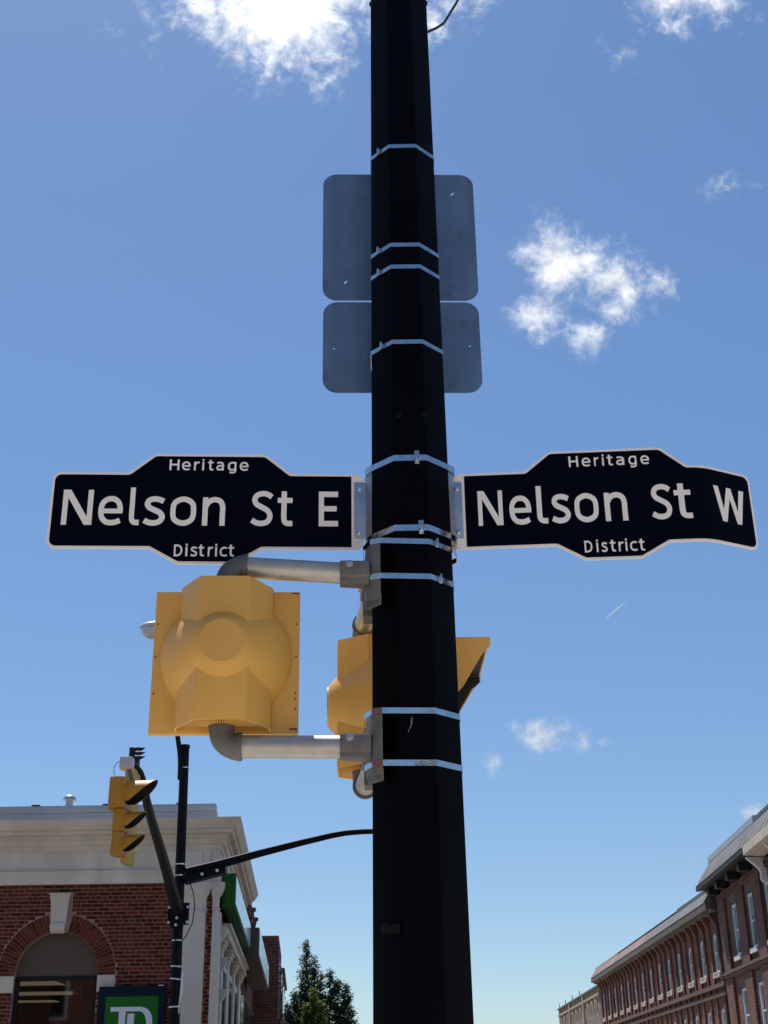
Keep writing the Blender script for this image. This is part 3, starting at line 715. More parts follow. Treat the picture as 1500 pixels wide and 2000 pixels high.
        b = MB(); b.tube([C0 + dirv * (R_ + 0.012) + Vector((0, 0, zp)), pe], 0.0345, 28); b.build('pipe', M['pipe'], t, angle=50)
        # saddle clamp gripping the pipe
        s0 = C0 + dirv * (Ld - 0.095) + Vector((0, 0, ze + .001)); s1 = C0 + dirv * Ld + Vector((0, 0, ze))
        b = MB(); b.tube([s0, s1], 0.0380, 24)
        nv = Vector((dirv.y, -dirv.x, 0))
        b.add([s0 + nv * .030 + Vector((0, 0, .036)), s1 + nv * .030 + Vector((0, 0, .036)), s1 + nv * .030 - Vector((0, 0, .040)), s0 + nv * .030 - Vector((0, 0, .036)),
               s0 - nv * .030 + Vector((0, 0, .036)), s1 - nv * .030 + Vector((0, 0, .036)), s1 - nv * .030 - Vector((0, 0, .040)), s0 - nv * .030 - Vector((0, 0, .036))],
              [(0, 1, 2, 3), (7, 6, 5, 4), (0, 4, 5, 1), (3, 2, 6, 7), (0, 3, 7, 4), (1, 5, 6, 2)])
        b.add([s0 + nv * .041 + Vector((0, 0, .030)), s1 + nv * .041 + Vector((0, 0, .030)), s1 + nv * .041 - Vector((0, 0, .012)), s0 + nv * .041 - Vector((0, 0, .012)),
               s0 + Vector((0, 0, .038)), s1 + Vector((0, 0, .038)), s1 - Vector((0, 0, .012)), s0 - Vector((0, 0, .012))],
              [(0, 1, 2, 3), (7, 6, 5, 4), (0, 4, 5, 1), (3, 2, 6, 7), (0, 3, 7, 4), (1, 5, 6, 2)])
        b.build('clamp', M['alu'], t, bevel=0.003, angle=40)
        bc = s0 + dirv * 0.030 + nv * 0.040 + Vector((0, 0, 0.020))
        b = MB(); b.tube([bc, bc + nv * 0.010], 0.0105, 6); b.tube([bc, bc + nv * 0.0035], 0.0125, 16); b.build('bolt', M['galv'], t, bevel=0.001)
    return t
pl1 = ped_signal(-0.506, 3.83, radians(2.5), 'yellow pedestrian signal in full back view on grey pipes left of the pole', (-0.050, 3.845, 0), (3.132, 2.566))
pl2 = ped_signal(-0.085, 4.46, radians(-89), 'yellow pedestrian signal half hidden behind the black pole', (-0.035, 4.02, 0), (3.15, 2.568), hw=0.218)
for z0, z1 in ((3.035, 3.243), (2.474, 2.680)):
    b = MB()
    pf = [(-.046, 3.816), (-.014, 3.804), (-.014, 3.835), (-.030, 3.850), (-.046, 3.845)]
    b.panel(pf, [], z0, z1, lambda a, c, d: Vector((a, c, d)))
    b.build('hub', M['alu'], pl1, bevel=0.002)
    b = MB()
    def wedge(lo, hi):
        # cast saddle: shorter at the back, with a hollow below
        q = [(-.0465, 3.822), (-.0465, 3.86), (-.0465, 3.92), (-.0465, 4.035)]
        ztop = [hi, hi - .02, hi - .05, hi - .05]; zbot = [lo, lo + .012, lo + .03, lo + .03]
        vs = []; 
        for (x, y), a, c in zip(q, ztop, zbot):
            xo = x - 0.022 * min(1, (y - 3.822) / 0.05)
            vs += [Vector((x + .012, y, a)), Vector((xo, y, a)), Vector((xo, y, c)), Vector((x + .012, y, c))]
        fs = []
        for i in range(3):
            for k in range(4): a_ = i * 4 + k; b_ = i * 4 + (k + 1) % 4; fs.append((a_, b_, b_ + 4, a_ + 4))
        fs += [(0, 1, 2, 3), (15, 14, 13, 12)]
        b.add(vs, fs)
    wedge(z0 - .004, z1)
    b.build('saddle', M['alu'], pl1, bevel=0.002)
    # foot of the saddle that wraps round to the front
    b = MB(); b.panel([(-.062, 3.862), (-.012, 3.802), (-.012, 3.818), (-.040, 3.852), (-.052, 3.872)], [], z0 - .018, z0 + .016, lambda a, c, d: Vector((a, c, d))); b.build('saddle_foot', M['alu'], pl1, bevel=0.003)
    b = MB(); b.box(-.075, -.005, 4.00, 4.08, z0 + .01, z1 - .02); b.build('saddle', M['alu'], pl2, bevel=0.003)

# ================================================================== TRAFFIC SIGNAL HEADS across the junction
def traffic_signal(ox, oy, zt, yaw, secs, label, m, paint, tilt=0.0, visors=True, name='traffic_signal', cat_='signal', group=None, k=1.0, depth=(0.19, 0.13)):
    ca, sa = cos(yaw), sin(yaw)
    def T(p): return Vector((ox + p[0] * ca - p[1] * sa, oy + p[0] * sa + p[1] * ca, p[2]))
    t = empty(name, (ox, oy, zt), label, cat_, group)
    z = zt
    for i, R in enumerate(secs):
        hgt = R * 2 + 0.055 * k; w = R + 0.03 * k; dep = depth[0] if R > 0.13 * k else depth[1]
        zc = z - hgt / 2
        b = MB(); pf = fillet([(-w, 0), (w, 0), (w, -dep * .8), (w * .6, -dep), (-w * .6, -dep), (-w, -dep * .8)], [.004, .004, .02, .02, .02, .02], 3)
        b.panel(pf, [], z - hgt + 0.002, z - 0.002, lambda a, c, d: T((a, c, d))); b.build('housing', paint, t, bevel=0.006 * k, seg=2)
        b = MB(); b.box(-w - .002, w + .002, 0.0005, 0.020 * k, z - hgt + 0.006, z - 0.006, T=T); dr = b.build('door', paint, t, bevel=0.004 * k)
        for zz in (z - hgt * .22, z - hgt * .78):
            b = MB(); b.tube([T((w + .004, .002, zz - .02 * k)), T((w + .004, .002, zz + .02 * k))], .008 * k, 8); b.build('hinge', paint, dr)
        b = MB(); b.tube([T((0, 0.0195 * k, zc)), T((0, 0.024 * k, zc))], R - 0.01, 24); b.build('lens', M['glassdark'], t)
        if visors:
            L0 = R * 2.25; n, mseg = 28, 6; lo, hi = -128, 128
            def sheet(r, d0):
                vs = []
                for i_ in range(n + 1):
                    ph = radians(lo + (hi - lo) * i_ / n); tt = abs(ph) / radians(128)
                    Lp = R * 0.30 + (L0 - R * 0.30) * (0.5 + 0.5 * cos(pi * tt)) ** 0.5
                    for j in range(mseg + 1):
                        q = j / mseg; y = 0.018 * k + d0 + Lp * q
                        vs.append(T((r * (1 + .0 * q) * sin(ph), y, zc + r * cos(ph) + .0)))
                fs = [(i_ * (mseg + 1) + j, i_ * (mseg + 1) + j + 1, (i_ + 1) * (mseg + 1) + j + 1, (i_ + 1) * (mseg + 1) + j) for i_ in range(n) for j in range(mseg)]
                return vs, fs
            b = MB(); v1, f1 = sheet(R + 0.004, 0.0); v2, f2 = sheet(R, 0.0)
            o_ = len(v1); fs = f1 + [tuple(i_ + o_ for i_ in reversed(f)) for f in f2]
            st = mseg + 1
            for i_ in range(n): fs.append((i_ * st + mseg, (i_ + 1) * st + mseg, (i_ + 1) * st + mseg + o_, i_ * st + mseg + o_))
            for e in (0, n):
                for j in range(mseg): fs.append((e * st + j, e * st + j + 1, e * st + j + 1 + o_, e * st + j + o_))
            b.add(v1 + v2, fs); vi = b.build('visor', paint, t, angle=40)
            b = MB(); v1, f1 = sheet(R - 0.0015, -0.002); v2, f2 = sheet(R - 0.0035, -0.002)
            fs = f1 + [tuple(i_ + o_ for i_ in reversed(f)) for f in f2]
            for i_ in range(n): fs.append((i_ * st + mseg, (i_ + 1) * st + mseg, (i_ + 1) * st + mseg + o_, i_ * st + mseg + o_))
            b.add(v1 + v2, fs); b.build('lining', M['black'], vi, angle=40)
        z -= hgt + 0.004
    return t, T, z
# yaw: local +y is where the lenses look
ts1, T1, zend = traffic_signal(-3.165, 15.5, 5.14, radians(-97), (0.158, 0.106, 0.106), 'yellow three lens traffic signal seen from the side across the junction, its visors pointing right', None, M['yellow_far'], k=1.0)
ts2, T2, ze2 = traffic_signal(-3.275, 16.2, 5.42, radians(86), (0.158, 0.106, 0.106, 0.106), 'pale yellow traffic signal partly hidden just behind the one seen from the side', None, M['yellow_pale'], visors=False, depth=(0.10, 0.10))
ts3, T3, ze3 = traffic_signal(-3.27, 16.3, 5.73, radians(-95), (0.030, 0.030, 0.030), 'small black louvred unit with three fins above the white box on the mast arm', None, M['black'], visors=False, name='louvred_detector', cat_='detector', k=0.5, depth=(.06, .06))
for zz in (5.712, 5.655, 5.60):
    b = MB()
    b.loft([[T3((x, y, zz + s)) for x, s in ((-.045, -.012), (.045, -.012), (.045, .012), (-.045, .012))] for y in (0.02, 0.08)] + [[T3((0.0 + x * .2, 0.145, zz + .012 + s * .1)) for x, s in ((-.05, -.012), (.05, -.012), (.05, .012), (-.05, .012))]])
    b.build('fin', M['black'], ts3)
b = MB(); b.box(-3.30, -3.20, 16.26, 16.36, 5.50, 5.60); b.box(-3.275, -3.225, 16.28, 16.33, 5.36, 5.51); b.build('post', M['black'], ts3)
db = empty('detector_box', (-3.13, 15.55, 5.15), 'white box with a cable loop on a short post above the yellow traffic signal', 'sensor')
b = MB(); b.box(-3.275, -3.115, 15.45, 15.61, 5.265, 5.415); b.build('case', M['white'], db, bevel=0.02)
b = MB(); b.tube([(-3.115, 15.52, 5.135), (-3.175, 15.54, 5.30)], [0.024, 0.032], 12); b.build('post', M['alu'], db)
b = MB(); b.tube([(-3.275, 15.5, 5.37), (-3.31, 15.5, 5.35), (-3.345, 15.5, 5.28), (-3.335, 15.5, 5.20), (-3.29, 15.5, 5.155), (-3.20, 15.5, 5.15)], 0.004, 6); b.build('cable', M['wire'], db)

# ================================================================== FAR POLE with mast arms and street light
fp = empty('signal_pole', (-3.80, 24, 0.14), 'slim black pole carrying two mast arms in front of the brick bank', 'pole')
b = MB(); b.loft([[Vector((-3.795 + (z - 2.8) * -0.012 + (0.108 - z * 0.0032) * cos(2 * pi * (k + .5) / 12), 24 + (0.108 - z * 0.0032) * sin(2 * pi * (k + .5) / 12), z)) for k in range(12)] for z in (0.14, 3, 5, 7.66)])
b.build('shaft', M['pole_far'], fp, angle=20)
fx = lambda z: -3.795 - (z - 2.8) * 0.012
fr = lambda z: 0.108 - z * 0.0032
b = MB(); b.tube([(fx(7.66), 24, 7.655), (fx(7.66), 24, 7.72)], fr(7.66) + 0.012, 16); b.build('cap', M['arm_far'], fp, bevel=0.01)
for z in (7.28, 5.50, 5.30, 4.17, 3.73, 3.52, 3.06):
    b = MB(); rr = fr(z) + 0.006; tl = random.uniform(-.15, .15) if z < 4 else 0
    b.loft([[Vector((fx(z) + rr * cos(2 * pi * k / 20), 24 + rr * sin(2 * pi * k / 20), z + dz + tl * rr * cos(2 * pi * k / 20))) for k in range(20)] for dz in (-0.011, 0.011)])
    b.build('tie', M['steel'] if z > 5 else M['tie'], fp)
# right arm over the street: tapering, with a bend to level at its end
b = MB(); pts = [(-3.72, 24, 5.345), (-3.2, 24, 5.47), (-2.4, 24, 5.675), (-1.6, 24, 5.865), (-1.05, 24, 5.985), (-0.8, 24, 6.025), (-0.5, 24, 6.045), (-0.1, 24, 6.05), (0.25, 24, 6.05)]
b.tube(pts, [0.098, 0.082, 0.070, 0.060, 0.054, 0.051, 0.049, 0.048, 0.047], 8); b.build('mast_arm', M['pole_far'], fp, angle=30)
b = MB(); b.add([(-3.75, 23.86, 5.30), (-2.98, 23.86, 5.44), (-2.98, 23.86, 5.33), (-3.72, 23.86, 5.15), (-3.75, 24.14, 5.30), (-2.98, 24.14, 5.44), (-2.98, 24.14, 5.33), (-3.72, 24.14, 5.15)],
              [(0, 1, 2, 3), (7, 6, 5, 4), (0, 4, 5, 1), (3, 2, 6, 7), (0, 3, 7, 4), (1, 5, 6, 2)]); b.build('arm_bracket', M['pole_far'], fp)
for x, z in ((-3.40, 5.30), (-3.13, 5.36)):
    b = MB(); b.tube([(x, 23.86, z), (x, 23.84, z)], 0.028, 10); b.build('bolt', M['tie'], fp)
# left arm, coming over the street towards the camera
pts = [(-3.79, 23.75, 4.66), (-3.78, 23.3, 4.76), (-3.66, 21.7, 4.97), (-3.49, 19.7, 5.13), (-3.35, 18.2, 5.20), (-3.23, 17.1, 5.24), (-3.18, 16.6, 5.34), (-3.17, 16.3, 5.40), (-3.20, 16.05, 5.44), (-3.24, 15.9, 5.43)]
b = MB(); b.tube(pts, [0.118, 0.116, 0.094, 0.078, 0.068, 0.060, 0.05, 0.045, 0.042, 0.038], 8); b.build('mast_arm', M['arm_far'], fp, angle=30)
b = MB(); b.box(-3.98, -3.60, 23.80, 23.86, 4.42, 4.80); b.box(-3.90, -3.68, 23.68, 23.80, 4.36, 4.66); b.build('arm_bracket', M['pole_far'], fp, bevel=0.01)
for x, z in ((-3.62, 4.72), (-3.62, 4.46), (-3.95, 4.46), (-3.95, 4.72), (-3.85, 4.62), (-3.74, 4.62), (-3.79, 4.52), (-3.80, 4.40)):
    b = MB(); yy = 23.80 if abs(x + 3.79) > .1 else 23.68; b.tube([(x, yy + .005, z), (x, yy - .03, z)], 0.024, 10); b.build('bolt', M['tie'], fp)
b = MB(); b.tube([(-3.62, 23.9, 5.15), (-3.55, 23.85, 5.0), (-3.50, 23.82, 4.75), (-3.53, 23.82, 4.45), (-3.62, 23.84, 4.25), (-3.70, 23.9, 4.16)], 0.010, 6); b.build('cable', M['wire'], fp)
b = MB(); b.tube([(-3.85, 23.88, 4.36), (-3.82, 23.86, 4.1), (-3.86, 23.87, 3.95), (-3.885, 23.88, 3.86)], 0.010, 6); b.build('cable', M['arm_far'], fp)
# a bare sleeve strapped to the right flank
b = MB(); b.tube([(-3.685, 23.95, 3.66), (-3.685, 23.95, 3.60), (-3.69, 23.95, 3.30), (-3.715, 23.95, 3.10), (-3.72, 23.95, 2.95)], [0.012, 0.024, 0.024, 0.014, 0.014], 8); b.build('conduit', M['tie'], fp)
# street light on its own upswept arm at the top
b = MB(); b.tube([(-3.90, 23.93, 7.05), (-3.905, 23.93, 7.35), (-3.93, 23.93, 7.55), (-3.99, 23.93, 7.85), (-4.08, 23.93, 8.5), (-4.15, 23.93, 9.3), (-4.25, 23.93, 9.95)], [0.055, 0.055, 0.05, 0.046, 0.042, 0.04, 0.04], 10); b.build('light_arm', M['arm_far'], fp, angle=40)
b = MB(); n = 20
rings = []
for tt, w_, h_ in ((0, .02, .01), (.05, .12, .06), (.2, .19, .10), (.5, .22, .12), (.8, .15, .10), (1.0, .06, .06)):
    x = -4.86 + .75 * tt
    rings.append([Vector((x, 23.93 + w_ * cos(2 * pi * k / n), 10.06 + .03 * tt + h_ * sin(2 * pi * k / n) * (1.0 if sin(2 * pi * k / n) > 0 else .25))) for k in range(n)])
b.loft(rings); lum = b.build('luminaire', M['white'], fp, angle=60)
b = MB(); rings = []
for zz, r in ((10.045, 1.0), (9.99, .97), (9.90, .78), (9.85, .45), (9.835, .08)):
    rings.append([Vector((-4.60 + .23 * r * cos(2 * pi * k / n), 23.93 + .17 * r * sin(2 * pi * k / n), zz)) for k in range(n)])
b.loft(rings); b.build('lens', M['lens'], lum)

# ================================================================== BRICK BANK on the left
BY = 28.0
bank = empty('bank_building', (-3.66, BY, 0.14), 'red brick bank with cream cornice and arched window at the left corner', 'building')
XL = -13.0
# --- mortar wall with its window hole
AX, AZ, AR = -6.925, 3.945, 0.865           # arch centre, springing and inner radius
hole = [(AX - AR, 1.0)] + [(AX - AR, AZ)] + arc(AX, AZ, AR, AR, 180, 0, 28)[1:-1] + [(AX + AR, AZ), (AX + AR, 1.0)]
b = MB(); b.panel([(XL, 0.14), (-3.72, 0.14), (-3.72, 5.86), (XL, 5.86)], [hole], BY + 0.006, BY + 0.30, lambda a, c, d: Vector((a, d, c)))
b.build('wall', M['mortar'], bank, smooth=False)
# --- bricks
BH, BW_ = 0.0795, 0.2445
jt = 0.0135
def brick_mesh(w, name):
    q = MB(); q.box(-w / 2, w / 2, -0.002, 0.014, -(BH - jt) / 2, (BH - jt) / 2)
    return q
bm_full = None
AO = 1.225
def clear(x0, x1, z0, z1):
    """cut brick spans against window, arch ring, stones and sign-free trim"""
    spans = [(x0, x1)]
    def cut(a, c):
        nonlocal spans
        o_ = []
        for p, q in spans:
            if c <= p or a >= q: o_.append((p, q)); continue
            if p < a: o_.append((p, a))
            if q > c: o_.append((c, q))
        spans = o_
    zm = (z0 + z1) / 2
    if zm < AZ: cut(AX - AR, AX + AR)
    if AZ - 0.325 < zm < AZ + 0.0: cut(AX - AR - .365, AX - AR + .01); cut(AX + AR - .01, AX + AR + .365)
    if zm >= AZ - .0 and zm < AZ + AO:
        hw = sqrt(max(0, AO ** 2 - (min(abs(z0 - AZ), abs(z1 - AZ))) ** 2)); cut(AX - hw, AX + hw)
    if 4.72 < zm < 5.60: cut(AX - .225, AX + .225)
    cut(-4.46, -3.865)
    return [(p + (jt / 2 if p != x0 else 0), q - (jt / 2 if q != x1 else 0)) for p, q in spans if q - p > 0.045]
full = []; rest_b = []
rows = int((5.765 - 1.2) / BH)
for r in range(rows):
    z1 = 5.765 - r * BH; z0 = z1 - BH
    header = (r % 6 == 3)
    step = BW_ / 2 if header else BW_
    x = XL + (0 if header else (BW_ / 2 if r % 2 else 0))
    if header: x += BW_ / 4
    while x < -3.75:
        xe = min(x + step, -3.735)
        for p, q in clear(x + jt / 2, xe - jt / 2, z0, z1):
            (full if (not header and abs((q - p) - (BW_ - jt)) < 1e-4) else rest_b).append(((p + q) / 2, (z0 + z1) / 2, q - p))
        x += step
def inview(x, y, z):
    d = Vector((x, y, z)) - EYE; w_ = d.dot(fw)
    return 750 + 2500 * d.dot(cr) / w_, 1000 - 2500 * d.dot(cu) / w_
vis = [f for f in full if -12 < inview(f[0], BY, f[1])[0] < 345 and inview(f[0], BY, f[1])[1] < 2006 and not (200 < inview(f[0], BY, f[1])[0] < 322 and inview(f[0], BY, f[1])[1] > 1938)]
vis.sort(key=lambda f: -f[1]); single = vis[:299]; ss = set((f[0], f[1]) for f in single)
rest_b += [f for f in full if (f[0], f[1]) not in ss]
q = brick_mesh(BW_ - jt, 'brick'); first = q.build('brick', M['brick'], None, smooth=False, bevel=0.0015, seg=1)
bme = first.data
rnd = random.Random(3)
for i, (x, z, w_) in enumerate(single):
    o = first if i == 0 else first.copy()
    if i: COL.objects.link(o)
    o.parent = bank
    o.location = Vector((x, BY + rnd.uniform(-.001, .002), z)) - bank.location
    o.rotation_euler = (0, rnd.uniform(-.004, .004), 0)
b = MB()
for x, z, w_ in rest_b:
    dz = (BH - jt) / 2; dy = rnd.uniform(-.001, .002)
    b.box(x - w_ / 2, x + w_ / 2, BY - 0.002 + dy, BY + 0.014, z - dz, z + dz)
o = b.build('brick_course', M['brick'], bank, smooth=False); o['kind'] = 'stuff'
# --- arch ring: two rings of headers, radial
rin, rmid, rout = AR + 0.006, (AR + AO) / 2 + .012, AO - 0.004
nb = 46
for k in range(nb):
    a0 = 180 * k / nb; a1 = 180 * (k + 1) / nb; am_ = (a0 + a1) / 2
    if abs(AX + cos(radians(am_)) * 1.05 - AX) < 0.20 and am_ > 70 and am_ < 110: continue
    split = rmid + (0.06 if k % 2 else -0.06)
    for ra, rb in ((rin, split - .004), (split + .004, rout)):
        g_ = 0.45 * jt
        def pt(r, a, sgn): return (AX + r * cos(radians(a)) - sgn * g_ * sin(radians(a)), AZ + r * sin(radians(a)) + sgn * g_ * cos(radians(a)))
        b = MB(); b.panel([pt(ra, a0, 1), pt(rb, a0, 1), pt(rb, a1, -1), pt(ra, a1, -1)], [], BY - 0.006, BY + 0.013, lambda a, c, d: Vector((a, d, c)))
        b.build('arch_brick', M['brick'], bank, smooth=False)
b = MB(); rr = AO + 0.004; b.panel(arc(AX, AZ, rr + .010, rr + .010, 0, 180, 40) + arc(AX, AZ, rr - .002, rr - .002, 180, 0, 40), [], BY - 0.001, BY + 0.012, lambda a, c, d: Vector((a, d, c))); b.build('arch_joint', M['mortar'], bank, smooth=False)
# keystone: tapering block with a scrolled foot
b = MB()
prof = [(5.545, -.115, .205), (5.47, -.115, .205), (5.455, -.095, .190), (5.10, -.085, .168), (4.98, -.085, .158), (4.965, -.13, .158), (4.90, -.145, .155), (4.82, -.12, .150), (4.775, -.06, .148)]
b.loft([[Vector((AX - .03 - w_, BY + .02, z)), Vector((AX - .03 + w_, BY + .02, z)), Vector((AX - .03 + w_, BY + y, z)), Vector((AX - .03 - w_, BY + y, z))] for z, y, w_ in prof])
b.build('keystone', M['stone'], bank, bevel=0.008, angle=30)
b = MB(); b.box(AX - .03 - .225, AX - .03 + .225, BY - .13, BY + .01, 5.5455, 5.585); b.build('keystone_cap', M['stone'], bank, bevel=0.006)
for sx in (-1, 1):
    b = MB(); x0, x1 = AX + sx * (AR - .002), AX + sx * (AR + .365); b.box(min(x0, x1), max(x0, x1), BY - 0.012, BY + 0.05, AZ - .325, AZ - .003); b.build('impost_stone', M['stone'], bank, bevel=0.004)
# tympanum panel, frame, glass
b = MB(); b.panel(arc(AX, AZ, AR - .003, AR - .003, 180, 0, 28), [], BY + .16, BY + .20, lambda a, c, d: Vector((a, d, c))); b.build('tympanum', M['tymp'], bank, smooth=False)
win = MB(); win.panel([(AX - AR + .003, 1.0), (AX + AR - .003, 1.0), (AX + AR - .003, AZ - .005), (AX - AR + .003, AZ - .005)], [[(AX - AR + .085, 1.1), (AX + AR - .085, 1.1), (AX + AR - .085, AZ - .085), (AX - AR + .085, AZ - .085)]], BY + .12, BY + .21, lambda a, c, d: Vector((a, d, c)))
wf = win.build('window_frame', M['frame'], bank, smooth=False, bevel=0.003)
b = MB(); b.box(AX - AR + .08, AX + AR - .08, BY + .16, BY + .166, 1.08, AZ - .08); b.build('pane', M['glass'], wf, smooth=False)
# room behind the glass
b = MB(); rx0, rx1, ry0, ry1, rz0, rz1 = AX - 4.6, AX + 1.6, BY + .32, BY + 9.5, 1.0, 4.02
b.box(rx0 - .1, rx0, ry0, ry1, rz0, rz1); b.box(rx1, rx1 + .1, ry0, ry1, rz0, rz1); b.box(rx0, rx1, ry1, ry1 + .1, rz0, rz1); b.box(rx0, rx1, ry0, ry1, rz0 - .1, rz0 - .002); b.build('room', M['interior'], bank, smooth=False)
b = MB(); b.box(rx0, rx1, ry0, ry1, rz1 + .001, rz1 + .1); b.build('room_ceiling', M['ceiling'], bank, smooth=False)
for y0, y1, x1 in ((BY + 2.3, BY + 3.3, -7.50), (BY + 5.3, BY + 6.3, -7.78), (BY + 8.2, BY + 8.9, -8.95)):
    b = MB(); b.box(-11, x1, y0, y1, rz1 - .012, rz1 - .001); b.build('ceiling_light', M['litpanel'], bank, smooth=False)
b = MB(); rings = []
for k in range(25):
    x = AX + .22 + .60 * k / 24; rings.append((x, BY + .62 + .05 * sin(k * 1.7) + .02 * sin(k * .6)))
for (xa, ya), (xb, yb) in zip(rings, rings[1:]): b.add([(xa + .14, ya, 1.2), (xb + .10, yb, 1.2), (xb, yb, 3.98), (xa, ya, 3.98)], [(0, 1, 2, 3)])
b.build('curtain', M['curtain'], bank)
# --- pilaster and its capital
def mould(name, x0, x1, prof, m, ret=None, bev=0.0):
    """moulding run along the front, profile (z, out); ret: also runs back along the side from x1"""
    b_ = MB(); vs = []
    n = len(prof); dsx = 0.0665
    ringA = [Vector((x0, BY - o_, z)) for z, o_ in prof] + [Vector((x0, BY + .02, prof[-1][0])), Vector((x0, BY + .02, prof[0][0]))]
    if ret is None:
        ringB = [Vector((x1, BY - o_, z)) for z, o_ in prof] + [Vector((x1, BY + .02, prof[-1][0])), Vector((x1, BY + .02, prof[0][0]))]
        b_.loft([ringA, ringB])
    else:
        ringB = [Vector((x1 + o_, BY - o_, z)) for z, o_ in prof] + [Vector((x1 - .02, BY + .02, prof[-1][0])), Vector((x1 - .02, BY + .02, prof[0][0]))]
        ringC = [Vector((x1 + o_ - dsx * ret, BY + ret, z)) for z, o_ in prof] + [Vector((x1 - .02 - dsx * ret, BY + ret, prof[-1][0])), Vector((x1 - .02 - dsx * ret, BY + ret, prof[0][0]))]
        b_.loft([ringA, ringB, ringC])
    return b_.build(name, m, bank, angle=25, bevel=bev)
b = MB(); b.box(-4.455, -3.872, BY - .07, BY + .03, 0.14, 5.20); b.build('pilaster', M['stone_lt'], bank, bevel=0.01)
mouldc = [(5.20, .09), (5.225, .105), (5.24, .085), (5.255, .075), (5.45, .078), (5.46, .095), (5.485, .10), (5.50, .12), (5.60, .16), (5.66, .175), (5.755, .18)]
b = MB()
b.loft([[Vector((-4.455 - (o_ - .07), BY + .02, z)), Vector((-3.872 + (o_ - .07), BY + .02, z)), Vector((-3.872 + (o_ - .07), BY - o_, z)), Vector((-4.455 - (o_ - .07), BY - o_, z))] for z, o_ in mouldc])
b.build('capital', M['stone_lt'], bank, angle=25)
# corner trim board next to the brick strip, with its own capital
b = MB(); b.box(-3.732, -3.60, BY - .045, BY + .5, 0.14, 5.20); b.build('corner_trim', M['stone_lt'], bank, bevel=0.012)
b = MB(); b.loft([[Vector((-3.735 - (o_ - .07) * .3, BY + .02, z)), Vector((-3.60 + (o_ - .07), BY + .02, z)), Vector((-3.60 + (o_ - .07), BY - o_ + .03, z)), Vector((-3.735 - (o_ - .07) * .3, BY - o_ + .03, z))] for z, o_ in mouldc])
b.build('capital', M['stone_lt'], bank, angle=25)
# --- entablature: architrave, frieze, crown, then parapet
ENT = 11.0
mould('architrave', XL, -3.66, [(5.765, .07), (5.80, .085), (5.985, .085), (5.99, .105), (6.025, .115), (6.03, .06)], M['stone_lt'], ret=ENT)
mould('frieze', XL, -3.66, [(6.031, .04), (6.44, .04)], M['stone_lt'], ret=ENT)
b = MB()
b.box(-3.98, -3.972, BY - .045, BY - .04, 6.05, 6.42); b.box(-3.80, -3.792, BY - .045, BY - .04, 6.05, 6.42); b.box(-4.5, -3.70, BY - .112, BY - .106, 5.90, 5.908); b.build('board_joint', M['tymp'], bank, smooth=False)
mould('crown', XL, -3.66, [(6.441, .06), (6.48, .075), (6.54, .085), (6.56, .13), (6.60, .16), (6.66, .175), (6.665, .21), (6.75, .22), (6.755, .33), (6.78, .345), (6.83, .35), (6.845, .40), (6.92, .455), (6.99, .50), (7.02, .515), (7.05, .515)], M['stone'], ret=ENT)
b = MB(); b.box(XL, -3.72, BY - .10, BY + .12, 7.052, 7.26); b.build('parapet', M['flash'], bank, bevel=0.006)
b = MB(); b.box(XL, -3.745, BY - .12, BY + .14, 7.262, 7.415); b.build('parapet_cap', M['flash'], bank, bevel=0.006)
for x in (-9.2, -6.9, -4.7):
    b = MB(); b.box(x, x + .003, BY - .123, BY - .1, 7.262, 7.42); b.build('flashing_seam', M['frame'], bank, smooth=False)
for x in (-7.74, -6.20, -4.60):
    b = MB(); b.box(x, x + .17, BY - .14, BY + .02, 7.416, 7.44); b.box(x + .03, x + .12, BY - .05, BY + .05, 7.38, 7.43); b.build('clip', M['black'], bank, smooth=False)
b = MB(); b.box(XL, -4.6, BY + .31, BY + 11.2, 6.90, 7.0); b.build('roof', M['concrete'], bank, smooth=False)
# --- side wall down the street (behind the corner) with trims and dark openings
DS = -0.0665
def side(u, d, z): return Vector((-3.66 + DS * u + d, BY + u, z))
def sbox(b_, u0, u1, d0, d1, z0, z1):
    b_.add([side(u0, d0, z0), side(u1, d0, z0), side(u1, d1, z0), side(u0, d1, z0), side(u0, d0, z1), side(u1, d0, z1), side(u1, d1, z1), side(u0, d1, z1)],
           [(0, 1, 2, 3), (7, 6, 5, 4), (0, 4, 5, 1), (1, 5, 6, 2), (2, 6, 7, 3), (3, 7, 4, 0)])
b = MB(); sbox(b, .51, 12, -.35, -.02, .14, 6.6); b.build('side_wall', M['brickA'], bank, smooth=False)
for u in (1.6, 4.4, 7.4, 10.6):
    b = MB(); sbox(b, u, u + .7, -.02, .06, .14, 4.55); b.build('pilaster', M['stone_lt'], bank, bevel=.01)
    b = MB()
    for z, e in ((4.55, .02), (4.62, .06), (4.70, .09), (4.78, .16)): sbox(b, u - e, u + .7 + e, -.02, .06 + e, z, z + .085)
    b.build('console', M['stone_lt'], bank, bevel=.015)
for u in (2.5, 5.3, 8.3):
    b = MB(); sbox(b, u, u + 1.9, -.02, .03, .8, 4.4)
    wf = b.build('side_window', M['stone_lt'], bank, bevel=.01)
    b = MB(); sbox(b, u + .12, u + 1.78, .031, .036, .9, 4.25); b.build('pane', M['glassdark'], wf, smooth=False)
b = MB(); sbox(b, 1.4, 12, -.02, .18, 4.87, 5.02); sbox(b, 1.4, 12, -.02, .26, 5.021, 5.10); b.build('side_entablature', M['stone_lt'], bank, bevel=.012)
